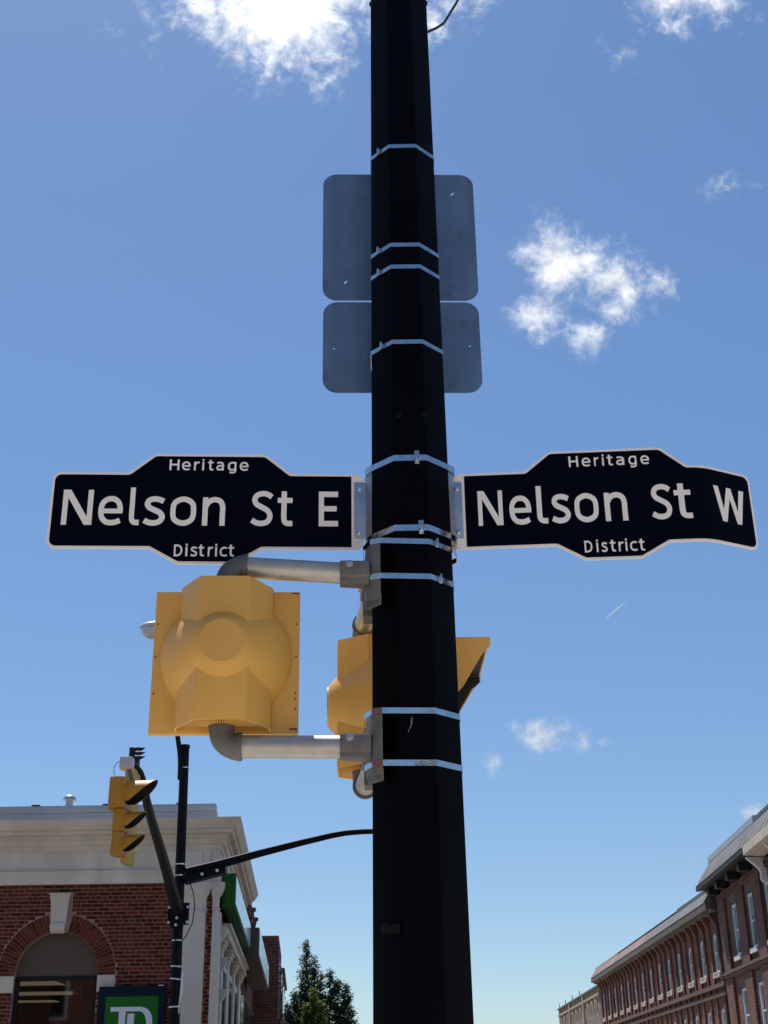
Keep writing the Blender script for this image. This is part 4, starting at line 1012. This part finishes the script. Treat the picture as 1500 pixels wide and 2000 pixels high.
# scrolled brackets beside the corner
for u, z in ((.70, 4.95), (1.05, 4.35), (.9, 3.7)):
    b = MB()
    rings = []
    for k in range(9):
        a = k / 8; w_ = .12 + .05 * sin(a * pi)
        rings.append([side(u + e, d, z - .55 * a) for e, d in ((-w_, -.02), (w_, -.02), (w_, .05 + .15 * (1 - a) ** 1.5 + .05 * sin(a * 6)), (-w_, .05 + .15 * (1 - a) ** 1.5 + .05 * sin(a * 6)))])
    b.loft(rings); b.build('scroll_bracket', M['stone_lt'], bank, angle=50)

# --- sign cabinet on the front with its green panel and white letters
s_ = empty('bank_sign', (-5.3, BY - .15, 2.2), 'green and navy TD sign cabinet on the brick wall behind the far pole', 'sign')
sx0, sx1 = -5.965, -4.60
b = MB(); b.box(sx0, sx1, BY - .20, BY - .012, 2.15, 3.70); b.build('cabinet', M['signnavy'], s_, bevel=0.012)
b = MB(); b.box(-5.81, -4.735, BY - .212, BY - .198, 2.30, 3.505); b.build('panel', M['green'], s_, bevel=0.003)
b = MB()
TX = -5.70; TZ = 3.305; k_ = .82
T2_ = lambda a, c, d: Vector((TX + a * k_, BY - .213 - d, TZ + c * k_))
b.panel([(0, 0), (.72, 0)] + cat([(.82, -.015), (.92, -.06), (1.0, -.15), (1.045, -.28), (1.055, -.5), (1.05, -.75), (1.0, -.95), (.9, -1.06), (.75, -1.1)]) + [(.42, -1.1), (.42, -.98), (.70, -.98)] + cat([(.80, -.95), (.87, -.85), (.905, -.65), (.905, -.42), (.88, -.26), (.82, -.15), (.74, -.105)]) + [(.385, -.105), (.385, -1.1), (.215, -1.1), (.215, -.105), (0, -.105)], [], 0, .006, T2_)
b.build('letter', M['signwhite'], s_, smooth=False)
b = MB(); b.panel([(.43, -.155), (.60, -.155), (.60, -.979), (.43, -.979)], [], 0, .006, T2_); b.build('letter', M['signwhite'], s_, smooth=False)
b = MB(); b.box(-4.76, -4.66, BY - .15, BY - .08, 3.701, 3.725); b.build('clip', M['tie'], s_)

# --- green fascia sign over the side doors
s2 = empty('fascia_sign', (-3.5, 32, 5.3), 'long green fascia sign with a pale blue face on the side of the bank', 'sign')
b = MB(); sbox(b, .2, 9.2, .10, .30, 5.30, 5.98); b.build('cabinet', M['awning_green'], s2, bevel=.01)
b = MB(); sbox(b, .19, 9.21, .302, .385, 5.305, 5.985); b.build('rim', M['awning_green'], s2, bevel=.008)
b = MB(); sbox(b, .26, 9.1, .386, .396, 5.36, 5.93); b.build('face', M['acrylic'], s2, smooth=False)
s3 = empty('canopy_sign', (-4.2, 40, 5.1), 'deep brown box canopy with a pale face beyond the green fascia sign', 'canopy')
b = MB(); sbox(b, 9.35, 21.5, .0, .62, 5.12, 5.92); b.build('canopy', M['brown'], s3, bevel=.01)
b = MB(); sbox(b, 9.5, 21.3, .622, .64, 5.2, 5.9); b.build('face', M['acrylic'], s3, smooth=False)

# --- roof vent
rv = empty('roof_vent', (-7.45, 30, 7.0), 'small galvanised mushroom vent on the bank roof', 'vent')
for nm, zr in (('stack', [(7.0, .085), (7.98, .085)]), ('collar', [(7.80, .135), (7.84, .13), (7.845, .09)]), ('cap', [(7.955, .11), (7.96, .15), (7.985, .155), (8.06, .125), (8.085, .09), (8.09, .02)])):
    b = MB(); b.loft([[Vector((-7.455 + r * cos(2 * pi * k / 24), 30 + r * sin(2 * pi * k / 24), z)) for k in range(24)] for z, r in zr]); b.build(nm, M['galv'], rv, angle=30)

# ================================================================== shops beyond the bank on the left
def row_building(name, label, y0, y1, x0, x1, z, m, wins, corn, trim='brownstone'):
    t = empty(name, ((x0 + x1) / 2, y0, 0.14), label, 'building')
    lean = DS * (y1 - y0)
    b_ = MB(); b_.add([(x0, y0, .14), (x1, y0, .14), (x1 + lean, y1, .14), (x0, y1, .14), (x0, y0, z), (x1, y0, z), (x1 + lean, y1, z), (x0, y1, z)],
                      [(0, 1, 2, 3), (7, 6, 5, 4), (0, 4, 5, 1), (1, 5, 6, 2), (2, 6, 7, 3), (3, 7, 4, 0)]); b_.build('wall', m, t, smooth=False)
    b_ = MB(); b_.add([(x0, y0 - .04, z), (x1 + corn, y0 - .04, z), (x1 + corn + lean, y1, z), (x0, y1, z), (x0, y0 - .04, z + .12), (x1 + corn, y0 - .04, z + .12), (x1 + corn + lean, y1, z + .12), (x0, y1, z + .12)],
                      [(0, 1, 2, 3), (7, 6, 5, 4), (0, 4, 5, 1), (1, 5, 6, 2), (2, 6, 7, 3), (3, 7, 4, 0)]); b_.build('coping', M[trim], t, smooth=False)
    for i in range(wins):
        yy = y0 + (y1 - y0) * (i + .5) / wins; xw = x1 + DS * (yy - y0)
        for zz in (3.9, 6.2):
            if zz + 1.2 > z: continue
            b_ = MB(); b_.box(xw - .05, xw + .04, yy - .55, yy + .55, zz - .75, zz + .85); w_ = b_.build('window', M[trim], t, smooth=False)
            b_ = MB(); b_.box(xw + .041, xw + .05, yy - .42, yy + .42, zz - .62, zz + .72); b_.build('pane', M['glassdark'], w_, smooth=False)
    return t
rb = row_building('brick_shop', 'dark red brick shop with bracketed eaves just beyond the bank', 40.4, 51.5, -14, -4.62, 7.55, M['brickA'], 4, .10)
for i, y in enumerate((41.6, 43.6, 46.0, 48.6, 51.4)):
    b = MB(); x = -4.62 + DS * (y - 40.4)
    b.loft([[Vector((x - .25, y - .14, z)), Vector((x + o_, y - .14, z)), Vector((x + o_, y + .14, z)), Vector((x - .25, y + .14, z))] for z, o_ in ((7.25, .03), (7.4, .10), (7.55, .16), (7.78, .20), (7.80, .26), (7.90, .26), (7.905, .12), (8.02, .10))])
    b.build('eave_bracket', M['brickA'], rb, angle=30)
row_building('brick_shop', 'taller brown brick shop with a flat parapet further along the left side', 57.5, 66, -15, -4.78, 7.78, M['brickA'], 3, .0)
row_building('brick_shop', 'lowest dark brick shop at the far end of the left side beside the tree', 70, 84, -16, -5.60, 7.55, M['brickA'], 3, .12)
row_building('brick_shop', 'plain brick shop between the canopy and the taller brown shop', 51.6, 57.4, -15, -5.42, 6.7, M['brickA'], 2, .05)

# ================================================================== right-hand row
def frame_(ang, origin):
    a = radians(ang); t = Vector((sin(a), cos(a), 0)); n = Vector((-cos(a), sin(a), 0)); o_ = Vector(origin)
    return lambda s, z, out: o_ + t * s + n * out + Vector((0, 0, z))
aA = radians(2.6); tA = Vector((sin(aA), cos(aA), 0))
FA = frame_(2.6, Vector((13, 0, 0)))
FB = frame_(1.0, Vector((13, 0, 0)) + tA * 65)
def fbox(b_, Fq, s0, s1, o0, o1, z0, z1):
    b_.add([Fq(s0, z0, o0), Fq(s1, z0, o0), Fq(s1, z0, o1), Fq(s0, z0, o1), Fq(s0, z1, o0), Fq(s1, z1, o0), Fq(s1, z1, o1), Fq(s0, z1, o1)],
           [(0, 1, 2, 3), (7, 6, 5, 4), (0, 4, 5, 1), (1, 5, 6, 2), (2, 6, 7, 3), (3, 7, 4, 0)])
def wshape(c, w, z0, z1, kind):
    if kind == 'flat': return [(c - w / 2, z0), (c + w / 2, z0), (c + w / 2, z1), (c - w / 2, z1)]
    if kind == 'round': return [(c - w / 2, z0), (c + w / 2, z0)] + arc(c, z1 - w / 2, w / 2, w / 2, 0, 180, 10)
    if kind == 'seg': return [(c - w / 2, z0), (c + w / 2, z0)] + arc(c, z1 - w * .22, w / 2, w * .22, 0, 180, 8)
rw = random.Random(21)
def add_window(t, Fq, c, w, z0, z1, kind, deep=.14, sill=True, fm='winwhite'):
    T = lambda a, c_, d: Fq(a, c_, d)
    sh = wshape(c, w - .01, z0 + .005, z1 - .005, kind); ins_ = inset(sh, .12)
    b_ = MB(); b_.panel(sh, [ins_], -deep, -.02, T)
    zm = z0 + (z1 - z0) * .5
    wfr = None
    fbox(b_, Fq, c - w / 2 + .085, c + w / 2 - .085, -deep + .002, -deep + .085, zm - .035, zm + .035)
    fbox(b_, Fq, c - .018, c + .018, -deep + .015, -deep + .045, z0 + .09, z1 - .10)
    wfr = b_.build('window_frame', M[fm], t, smooth=False)
    b_ = MB(); b_.panel(inset(sh, .118), [], -deep + .01, -deep + .02, T); b_.build('pane', M['glassdark'], wfr, smooth=False)
    if rw.random() < .55:
        b_ = MB(); hh = rw.uniform(.25, .9); fbox(b_, Fq, c - w / 2 + .13, c + w / 2 - .13, -deep + .0205, -deep + .024, z1 - .15 - (z1 - z0 - .3) * hh, z1 - (.14 if kind == 'flat' else w * .5)); b_.build('blind', M['blind'], wfr, smooth=False)
    if sill:
        b_ = MB(); fbox(b_, Fq, c - w / 2 - .12, c + w / 2 + .12, -.05, .14, z0 - .20, z0 - .004); b_.build('sill', M['sillstone'], wfr, smooth=False, bevel=.01)
    return wfr
# ---- A: three-storey brick block with metal mansard
ta = empty('brick_block', tuple(FA(52, 0.14, 0)), 'tall brick block with grey metal mansard roof and white bracket at the right edge', 'building')
winsA = [61.1, 57.6, 54.2, 50.8, 47.4, 44.0]
holes = []
for c in winsA: holes += [wshape(c, 1.10, 7.14, 9.38, 'flat'), wshape(c, 1.10, 3.5, 5.76, 'flat')]
b = MB(); b.panel([(42, .14), (64.4, .14), (64.4, 10.75), (42, 10.75)], holes, 0, -.32, lambda a, c, d: FA(a, c, d)); b.build('wall', M['brickA'], ta, smooth=False)
b = MB(); fbox(b, FA, 64.08, 64.4, -14, -.325, .14, 10.9); fbox(b, FA, 42, 42.3, -14, -.325, .14, 10.9); fbox(b, FA, 42.35, 64.0, -14, -13.7, .14, 10.9); b.build('end_wall', M['brickA'], ta, smooth=False)
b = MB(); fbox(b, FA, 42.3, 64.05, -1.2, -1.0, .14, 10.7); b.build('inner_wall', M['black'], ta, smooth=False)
for c in winsA:
    add_window(ta, FA, c, 1.10, 7.14, 9.38, 'flat'); add_window(ta, FA, c, 1.10, 3.5, 5.76, 'flat')
    for z in (5.80, 9.42):
        b = MB(); fbox(b, FA, c - .62, c + .62, -.02, .03, z, z + .42); b.build('lintel', M['brownstone'], ta, smooth=False)
# shallow brick piers between the windows and a recessed frame round each bay
for c0, c1 in zip(winsA[:-1], winsA[1:]):
    m_ = (c0 + c1) / 2
    for z0, z1 in ((6.66, 9.85), (.14, 6.30)):
        b = MB(); fbox(b, FA, m_ - .78, m_ + .78, .0015, .11, z0, z1); b.build('pier', M['brickA'], ta, smooth=False)
b = MB(); fbox(b, FA, 62.75, 64.35, .0015, .11, 6.66, 9.85); b.build('pier', M['brickA'], ta, smooth=False)
b = MB(); fbox(b, FA, 62.75, 64.35, .0015, .11, .14, 6.30); b.build('pier', M['brickA'], ta, smooth=False)
b = MB()
for z, o_ in ((6.33, .10), (6.40, .17), (6.50, .22), (6.58, .16)): fbox(b, FA, 42, 64.38, -.01, o_, z, z + .075)
b.build('belt_course', M['brownstone'], ta, smooth=False)
b = MB(); fbox(b, FA, 42, 64.38, .0015, .115, 9.86, 9.98); fbox(b, FA, 42, 64.38, .0015, .15, 10.0, 10.12); b.build('corbel_table', M['brickA'], ta, smooth=False)
# eaves: soffit board, dark gutter, then the sloping metal
b = MB(); fbox(b, FA, 53.5, 64.9, -.02, .72, 10.50, 10.60); b.build('soffit', M['frame'], ta, smooth=False)
b = MB(); fbox(b, FA, 53.5, 65.0, .70, .92, 10.48, 10.68); b.build('gutter', M['black'], ta, smooth=False, bevel=.02)
b = MB(); fbox(b, FA, 42, 53.45, -.02, .88, 10.42, 10.56); fbox(b, FA, 42, 53.45, .60, .98, 10.30, 10.66); fbox(b, FA, 42, 53.45, .10, .60, 10.28, 10.415); b.build('soffit', M['stone'], ta, smooth=False, bevel=.03)
for s0 in (56.6, 59.2, 61.8, 63.9):
    b = MB(); fbox(b, FA, s0 - .22, s0 + .22, .0, .58, 10.16, 10.495); b.build('eave_bracket', M['black'], ta, smooth=False)
for s0 in (53.9, 50.6, 47.4, 44.2):
    b = MB(); rings = []
    for k in range(12):
        a = k / 11; z = 10.30 - 1.0 * a
        o_ = .62 * (1 - a) ** 1.2 * (1 - .35 * sin(a * pi)) + .16 + .05 * sin(a * 9)
        rings.append([FA(s0 - .13, z, .0), FA(s0 + .13, z, .0), FA(s0 + .13, z, o_ + .01), FA(s0 - .13, z, o_ + .01)])
    b.loft(rings); b.build('scroll_bracket', M['sillstone'], ta, angle=50)
b = MB(); S0, S1 = 42, 64.9
b.add([FA(S0, 10.69, .94), FA(S1, 10.69, .94), FA(S1 - .55, 11.72, .28), FA(S0, 11.72, .28), FA(S0, 10.60, -.1), FA(S1, 10.60, -.1), FA(S1 - .55, 11.60, -.5), FA(S0, 11.60, -.5)],
      [(0, 1, 2, 3), (7, 6, 5, 4), (0, 4, 5, 1), (1, 5, 6, 2), (2, 6, 7, 3), (3, 7, 4, 0)]); rfA = b.build('roof', M['metalroof'], ta, smooth=False)
s_c = 42.4
rr_ = random.Random(5)
while s_c < 64.5:
    b = MB(); k0 = 0 if s_c < 64.1 else .3
    b.add([FA(s_c, 10.70, .948), FA(s_c + .05, 10.70, .948), FA(s_c + .05 - .0, 11.71, .294), FA(s_c, 11.71, .294), FA(s_c, 10.70, .92), FA(s_c + .05, 10.70, .92), FA(s_c + .05, 11.71, .26), FA(s_c, 11.71, .26)],
          [(0, 1, 2, 3), (7, 6, 5, 4), (0, 4, 5, 1), (1, 5, 6, 2), (2, 6, 7, 3), (3, 7, 4, 0)]); b.build('seam', M['metalroof'], rfA, smooth=False)
    s_c += .95 + rr_.uniform(-.15, .15)
b = MB(); fbox(b, FA, 53.9, 64.4, -.8, .30, 11.72, 12.02); b.build('ridge_cap', M['flash'], ta, smooth=False, bevel=.02)
b = MB(); fbox(b, FA, 42, 53.7, -.8, .30, 11.72, 11.90); b.build('ridge_cap', M['copper'], ta, smooth=False, bevel=.02)
b = MB(); b.tube([FA(64.75, 10.5, .5), FA(64.72, 10.1, .12), FA(64.7, 9.6, .08), FA(64.7, .3, .08)], .06, 8); b.build('downpipe', M['black'], ta)

# ---- B: long brick terrace with piers and narrow arched windows
tb = empty('brick_terrace', tuple(FB(20, 0.14, 0)), 'long orange brick terrace with narrow arched windows between piers and a faded red roof', 'building')
nB = 14; sp = 3.16; cB = [1.25 + sp * i for i in range(nB)]
holes = []
for c in cB: holes += [wshape(c, .84, 6.82, 8.62, 'round'), wshape(c, .84, 3.1, 5.20, 'seg')]
b = MB(); b.panel([(-.45, .14), (44.6, .14), (44.6, 9.9), (-.45, 9.9)], holes, 0, -.30, lambda a, c, d: FB(a, c, d)); b.build('wall', M['brickB'], tb, smooth=False)
b = MB(); fbox(b, FB, 44.2, 44.6, -12, -.305, .14, 9.9); fbox(b, FB, -.44, 44.15, -12, -11.7, .14, 9.9); b.build('end_wall', M['brickB'], tb, smooth=False)
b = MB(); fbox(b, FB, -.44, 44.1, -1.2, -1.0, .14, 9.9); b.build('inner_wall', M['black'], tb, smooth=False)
for i, c in enumerate(cB):
    add_window(tb, FB, c, .84, 6.82, 8.62, 'round', deep=.10, sill=False)
    if i < 6: add_window(tb, FB, c, .84, 3.1, 5.20, 'seg', deep=.10, sill=False)
    b = MB(); fbox(b, FB, c - .72, c + .72, .0, .13, 6.60, 6.80); b.build('sill', M['stone'], tb, smooth=False, bevel=.01)
    b = MB(); fbox(b, FB, c - .28, c + .50, -.02, .16, 6.801, 6.84); b.build('sill_cap', M['sillstone'], tb, smooth=False)
    # pier on each side of the window, its head curving out under the eaves
    for sgn in (-1, 1):
        s0 = c + sgn * .88
        b = MB(); b.loft([[FB(s0 - .15, z, .0), FB(s0 + .15, z, .0), FB(s0 + .15, z, o_), FB(s0 - .15, z, o_)] for z, o_ in ((.14, .085), (8.75, .085), (8.95, .12), (9.15, .22), (9.35, .34), (9.62, .40))])
        b.build('pier', M['brickB'], tb, smooth=False)
b = MB()
for z, o_ in ((5.72, .16), (5.82, .12), (6.12, .20), (6.22, .16)): fbox(b, FB, -.45, 44.6, -.01, o_, z, z + .095)
b.build('belt_course', M['brownstone'], tb, smooth=False)
b = MB(); fbox(b, FB, -.45, 44.6, -.01, .42, 9.50, 9.62); fbox(b, FB, -.1, 44.9, -.01, .58, 9.622, 9.96); b.build('cornice', M['corn'], tb, smooth=False)
def roofB(s0, s1, m, nm='roof'):
    b_ = MB(); b_.add([FB(s0, 9.965, .60), FB(s1, 9.965, .60), FB(s1, 10.60, .18), FB(s0, 10.60, .18), FB(s0, 9.9, -.2), FB(s1, 9.9, -.2), FB(s1, 10.5, -.3), FB(s0, 10.5, -.3)],
          [(0, 1, 2, 3), (7, 6, 5, 4), (0, 4, 5, 1), (1, 5, 6, 2), (2, 6, 7, 3), (3, 7, 4, 0)]); return b_.build(nm, m, tb, smooth=False)
roofB(.2, 18.9, M['metalroof']); rr2 = roofB(18.95, 44.9, M['redroof']); rr2['label'] = 'faded pink red stretch of roof'
b = MB(); fbox(b, FB, -.3, 8.9, -.6, .20, 10.60, 10.76); b.build('ridge_cap', M['copper'], tb, smooth=False)
b = MB(); fbox(b, FB, 9.0, 32, -.6, .19, 10.60, 10.70); b.build('ridge_cap', M['frame'], tb, smooth=False)
b = MB(); fbox(b, FB, 32.1, 44.6, -.6, .20, 10.60, 10.72); b.build('ridge_cap', M['flash'], tb, smooth=False)
# ---- C: buff building at the far end
tc_ = empty('buff_building', tuple(FB(60, 0.14, 0)), 'small buff and brown building at the far end of the right row', 'building')
holes = []; cC = [47.2, 49.8, 52.4, 58.2, 61.2, 64.2, 68.5, 71.5, 74.5]
for c in cC: holes.append(wshape(c, 1.1, 6.4, 8.35, 'round'))
b = MB(); b.panel([(44.65, .14), (77, .14), (77, 9.35), (44.65, 9.35)], holes, 0, -.3, lambda a, c, d: FB(a, c, d)); b.build('wall', M['brickC'], tc_, smooth=False)
b = MB(); fbox(b, FB, 76.6, 77, -12, -.305, .14, 9.3); fbox(b, FB, 44.65, 76.5, -1.2, -1.0, .14, 9.3); b.build('end_wall', M['brickC'], tc_, smooth=False)
for c in cC:
    w_ = add_window(tc_, FB, c, 1.1, 6.4, 8.35, 'round', deep=.14, sill=False)
    outer = wshape(c, 1.55, 6.4, 8.62, 'round'); inn = wshape(c, 1.12, 6.401, 8.36, 'round')
    b = MB(); b.panel(arc(c, 7.80, .82, .82, 0, 180, 12) + arc(c, 7.80, .56, .56, 180, 0, 12), [], .0015, .07, lambda a, c_, d: FB(a, c_, d)); b.build('window_hood', M['bricktan'], tc_, smooth=False)
b = MB(); fbox(b, FB, 44.65, 77, -.01, .12, 8.72, 8.90); b.build('belt_course', M['bricktan'], tc_, smooth=False)
b = MB(); fbox(b, FB, 44.65, 77.2, -.3, .16, 9.352, 9.48); b.build('coping', M['copper'], tc_, smooth=False)
for s0 in (55.4, 66.4):
    b = MB(); fbox(b, FB, s0 - .35, s0 + .35, .0015, .14, .14, 9.34); b.build('pier', M['bricktan'], tc_, smooth=False)
for s0 in (58, 64, 70, 76):
    b = MB(); b.tube([FB(s0, 9.48, 0), FB(s0, 9.95, 0)], .035, 6); b.build('rod', M['black'], tc_)

# ================================================================== brick buildings behind and beside the camera (seen in the steel bands, and they light the shade)
def plain_block(x0, x1, y0, y1, z, label):
    t = empty('brick_block', ((x0 + x1) / 2, (y0 + y1) / 2, .14), label, 'building')
    b_ = MB(); b_.box(x0, x1, y0, y1, .14, z); b_.build('wall', M['brickC'] if z < 8 else M['brickA'], t, smooth=False)
    b_ = MB(); b_.box(x0 - .2, x1 + .2, y0 - .2, y1 + .2, z + .002, z + .5); b_.build('cornice', M['stone'], t, smooth=False)
    n_ = int((x1 - x0) / 3.2)
    for i in range(n_):
        xc = x0 + (x1 - x0) * (i + .5) / n_
        for zz in (2.0, 5.4):
            b_ = MB(); b_.box(xc - .6, xc + .6, y1 - .05, y1 + .03, zz, zz + 2.0); w_ = b_.build('window', M['winwhite'], t, smooth=False)
            b_ = MB(); b_.box(xc - .5, xc + .5, y1 + .031, y1 + .04, zz + .1, zz + 1.9); b_.build('pane', M['glassdark'], w_, smooth=False)
    return t
plain_block(-30, -5, -30, -15, 12.0, 'brick block with sunlit front standing behind the camera on the left')
plain_block(5, 30, -30, -15, 7.5, 'brick block with sunlit front standing behind the camera on the right')
plain_block(-34, -16, -8, 6.5, 10.0, 'brick block on the near left corner beside the pavement')

# ================================================================== trees
def leaf_tree(name, label, base, spires, nleaf, size, m, seed, dens_top=1.0):
    rg = random.Random(seed)
    t = empty(name, base, label, 'tree'); bx_, by_ = base[0], base[1]
    b_ = MB(); b_.tube([(bx_, by_, .1), (bx_ + .05, by_, 2.0), (spires[0][0], spires[0][1], spires[0][3] - .8)], [.16, .13, .02], 8)
    b_.build('trunk', M['bark'], t)
    b_ = MB(); twigs = []
    for (sx, sy, zb_, zt_, rad, prof) in spires:
        nb_ = int((zt_ - zb_) * 15)
        for i in range(nb_):
            q = (i + rg.random()) / nb_; z = zb_ + (zt_ - zb_) * q
            a = rg.uniform(0, 2 * pi); R_ = rad * prof(q) * rg.uniform(.55, 1.12)
            p0 = Vector((sx, sy, z)); dirn = Vector((cos(a), sin(a), rg.uniform(.55, 1.1))).normalized()
            p1 = p0 + Vector((cos(a) * R_, sin(a) * R_, R_ * rg.uniform(.5, 1.0)))
            twigs.append((p0, p1, R_)); b_.tube([p0, (p0 + p1) / 2 + Vector((0, 0, .02)), p1], [.018, .012, .004], 4, caps=False)
        b_.tube([(bx_ + .05, by_, 2.0), (sx, sy, zb_), (sx, sy, zt_ - .1)], [.08, .05, .008], 6)
    b_.build('limb', M['bark'], t)
    tot = sum(r + .15 for _, _, r in twigs); b_ = MB(); k_ = nleaf / tot
    for p0, p1, r in twigs:
        for _ in range(int((r + .15) * k_)):
            q = rg.random() ** .6; p = p0.lerp(p1, q) + Vector((rg.gauss(0, .085), rg.gauss(0, .085), rg.gauss(0, .07)))
            l = size * rg.uniform(.7, 1.3); w_ = l * rg.uniform(.42, .6)
            a = rg.uniform(0, 2 * pi); dr = rg.uniform(-.9, .5)
            d1 = Vector((cos(a) * cos(dr), sin(a) * cos(dr), sin(dr))); s1 = d1.cross(Vector((rg.gauss(0, .5), rg.gauss(0, .5), 1))).normalized(); up_ = d1.cross(s1)
            b_.add([p, p + d1 * l * .5 + s1 * w_ * .5 + up_ * w_ * .12, p + d1 * l, p + d1 * l * .5 - s1 * w_ * .5 + up_ * w_ * .12], [(0, 1, 2, 3)])
    # leaves straight to a mesh (fast)
    me = bpy.data.meshes.new('crown'); off = Vector(base)
    me.from_pydata([v - off for v in b_.v], [], b_.f); me.materials.append(m); me.update()
    o_ = bpy.data.objects.new('crown', me); COL.objects.link(o_); o_.parent = t
    return t
cone_ = lambda q: (1 - q) ** .75 * (1.0) + .05
TY = 70.0
leaf_tree('pear_tree', 'dark green tree with a pointed tip beyond the brick shops', (-3.9, TY, .1),
          [(-4.38, TY, 3.2, 8.95, .85, cone_), (-3.95, TY + .3, 3.2, 8.25, .6, cone_), (-3.15, TY + .2, 3.0, 7.55, 1.0, cone_), (-2.75, TY + .1, 3.0, 7.05, .9, cone_), (-2.35, TY, 3.0, 6.85, .85, cone_), (-4.95, TY - .2, 3.0, 6.5, .75, cone_), (-2.2, TY + .1, 3.0, 6.2, .6, cone_), (-3.6, TY - .4, 3.0, 7.3, 1.0, cone_), (-4.6, TY + .3, 3.0, 6.9, .9, cone_), (-5.3, TY, 3.0, 5.9, .5, cone_)],
          30000, .15, M['leaf'], 11)
leaf_tree('young_tree', 'smaller yellow green tree in front of the dark pointed tree', (-3.45, 62, .1),
          [(-3.55, 62, 2.6, 6.05, .55, cone_), (-3.2, 62.1, 2.6, 5.5, .45, cone_), (-3.85, 62, 2.6, 5.4, .4, cone_)], 7000, .13, M['leaf2'], 5)

# ================================================================== vapour trail
c0 = EYE + (fw * 2500 + cr * (1180 - 750) - cu * (1211 - 1000)).normalized() * 3800
c1 = EYE + (fw * 2500 + cr * (1225 - 750) - cu * (1172 - 1000)).normalized() * 3800
b = MB(); N_ = 12
b.tube([c0.lerp(c1, i / N_) for i in range(N_ + 1)], [max(.12, 2.1 * sin(pi * (i / N_) ** .9) ** 1.3) for i in range(N_ + 1)], 8)
tag(b.build('vapour_trail', M['contrail']), 'short thin white vapour trail slanting up in the blue right of the pole', 'trail')
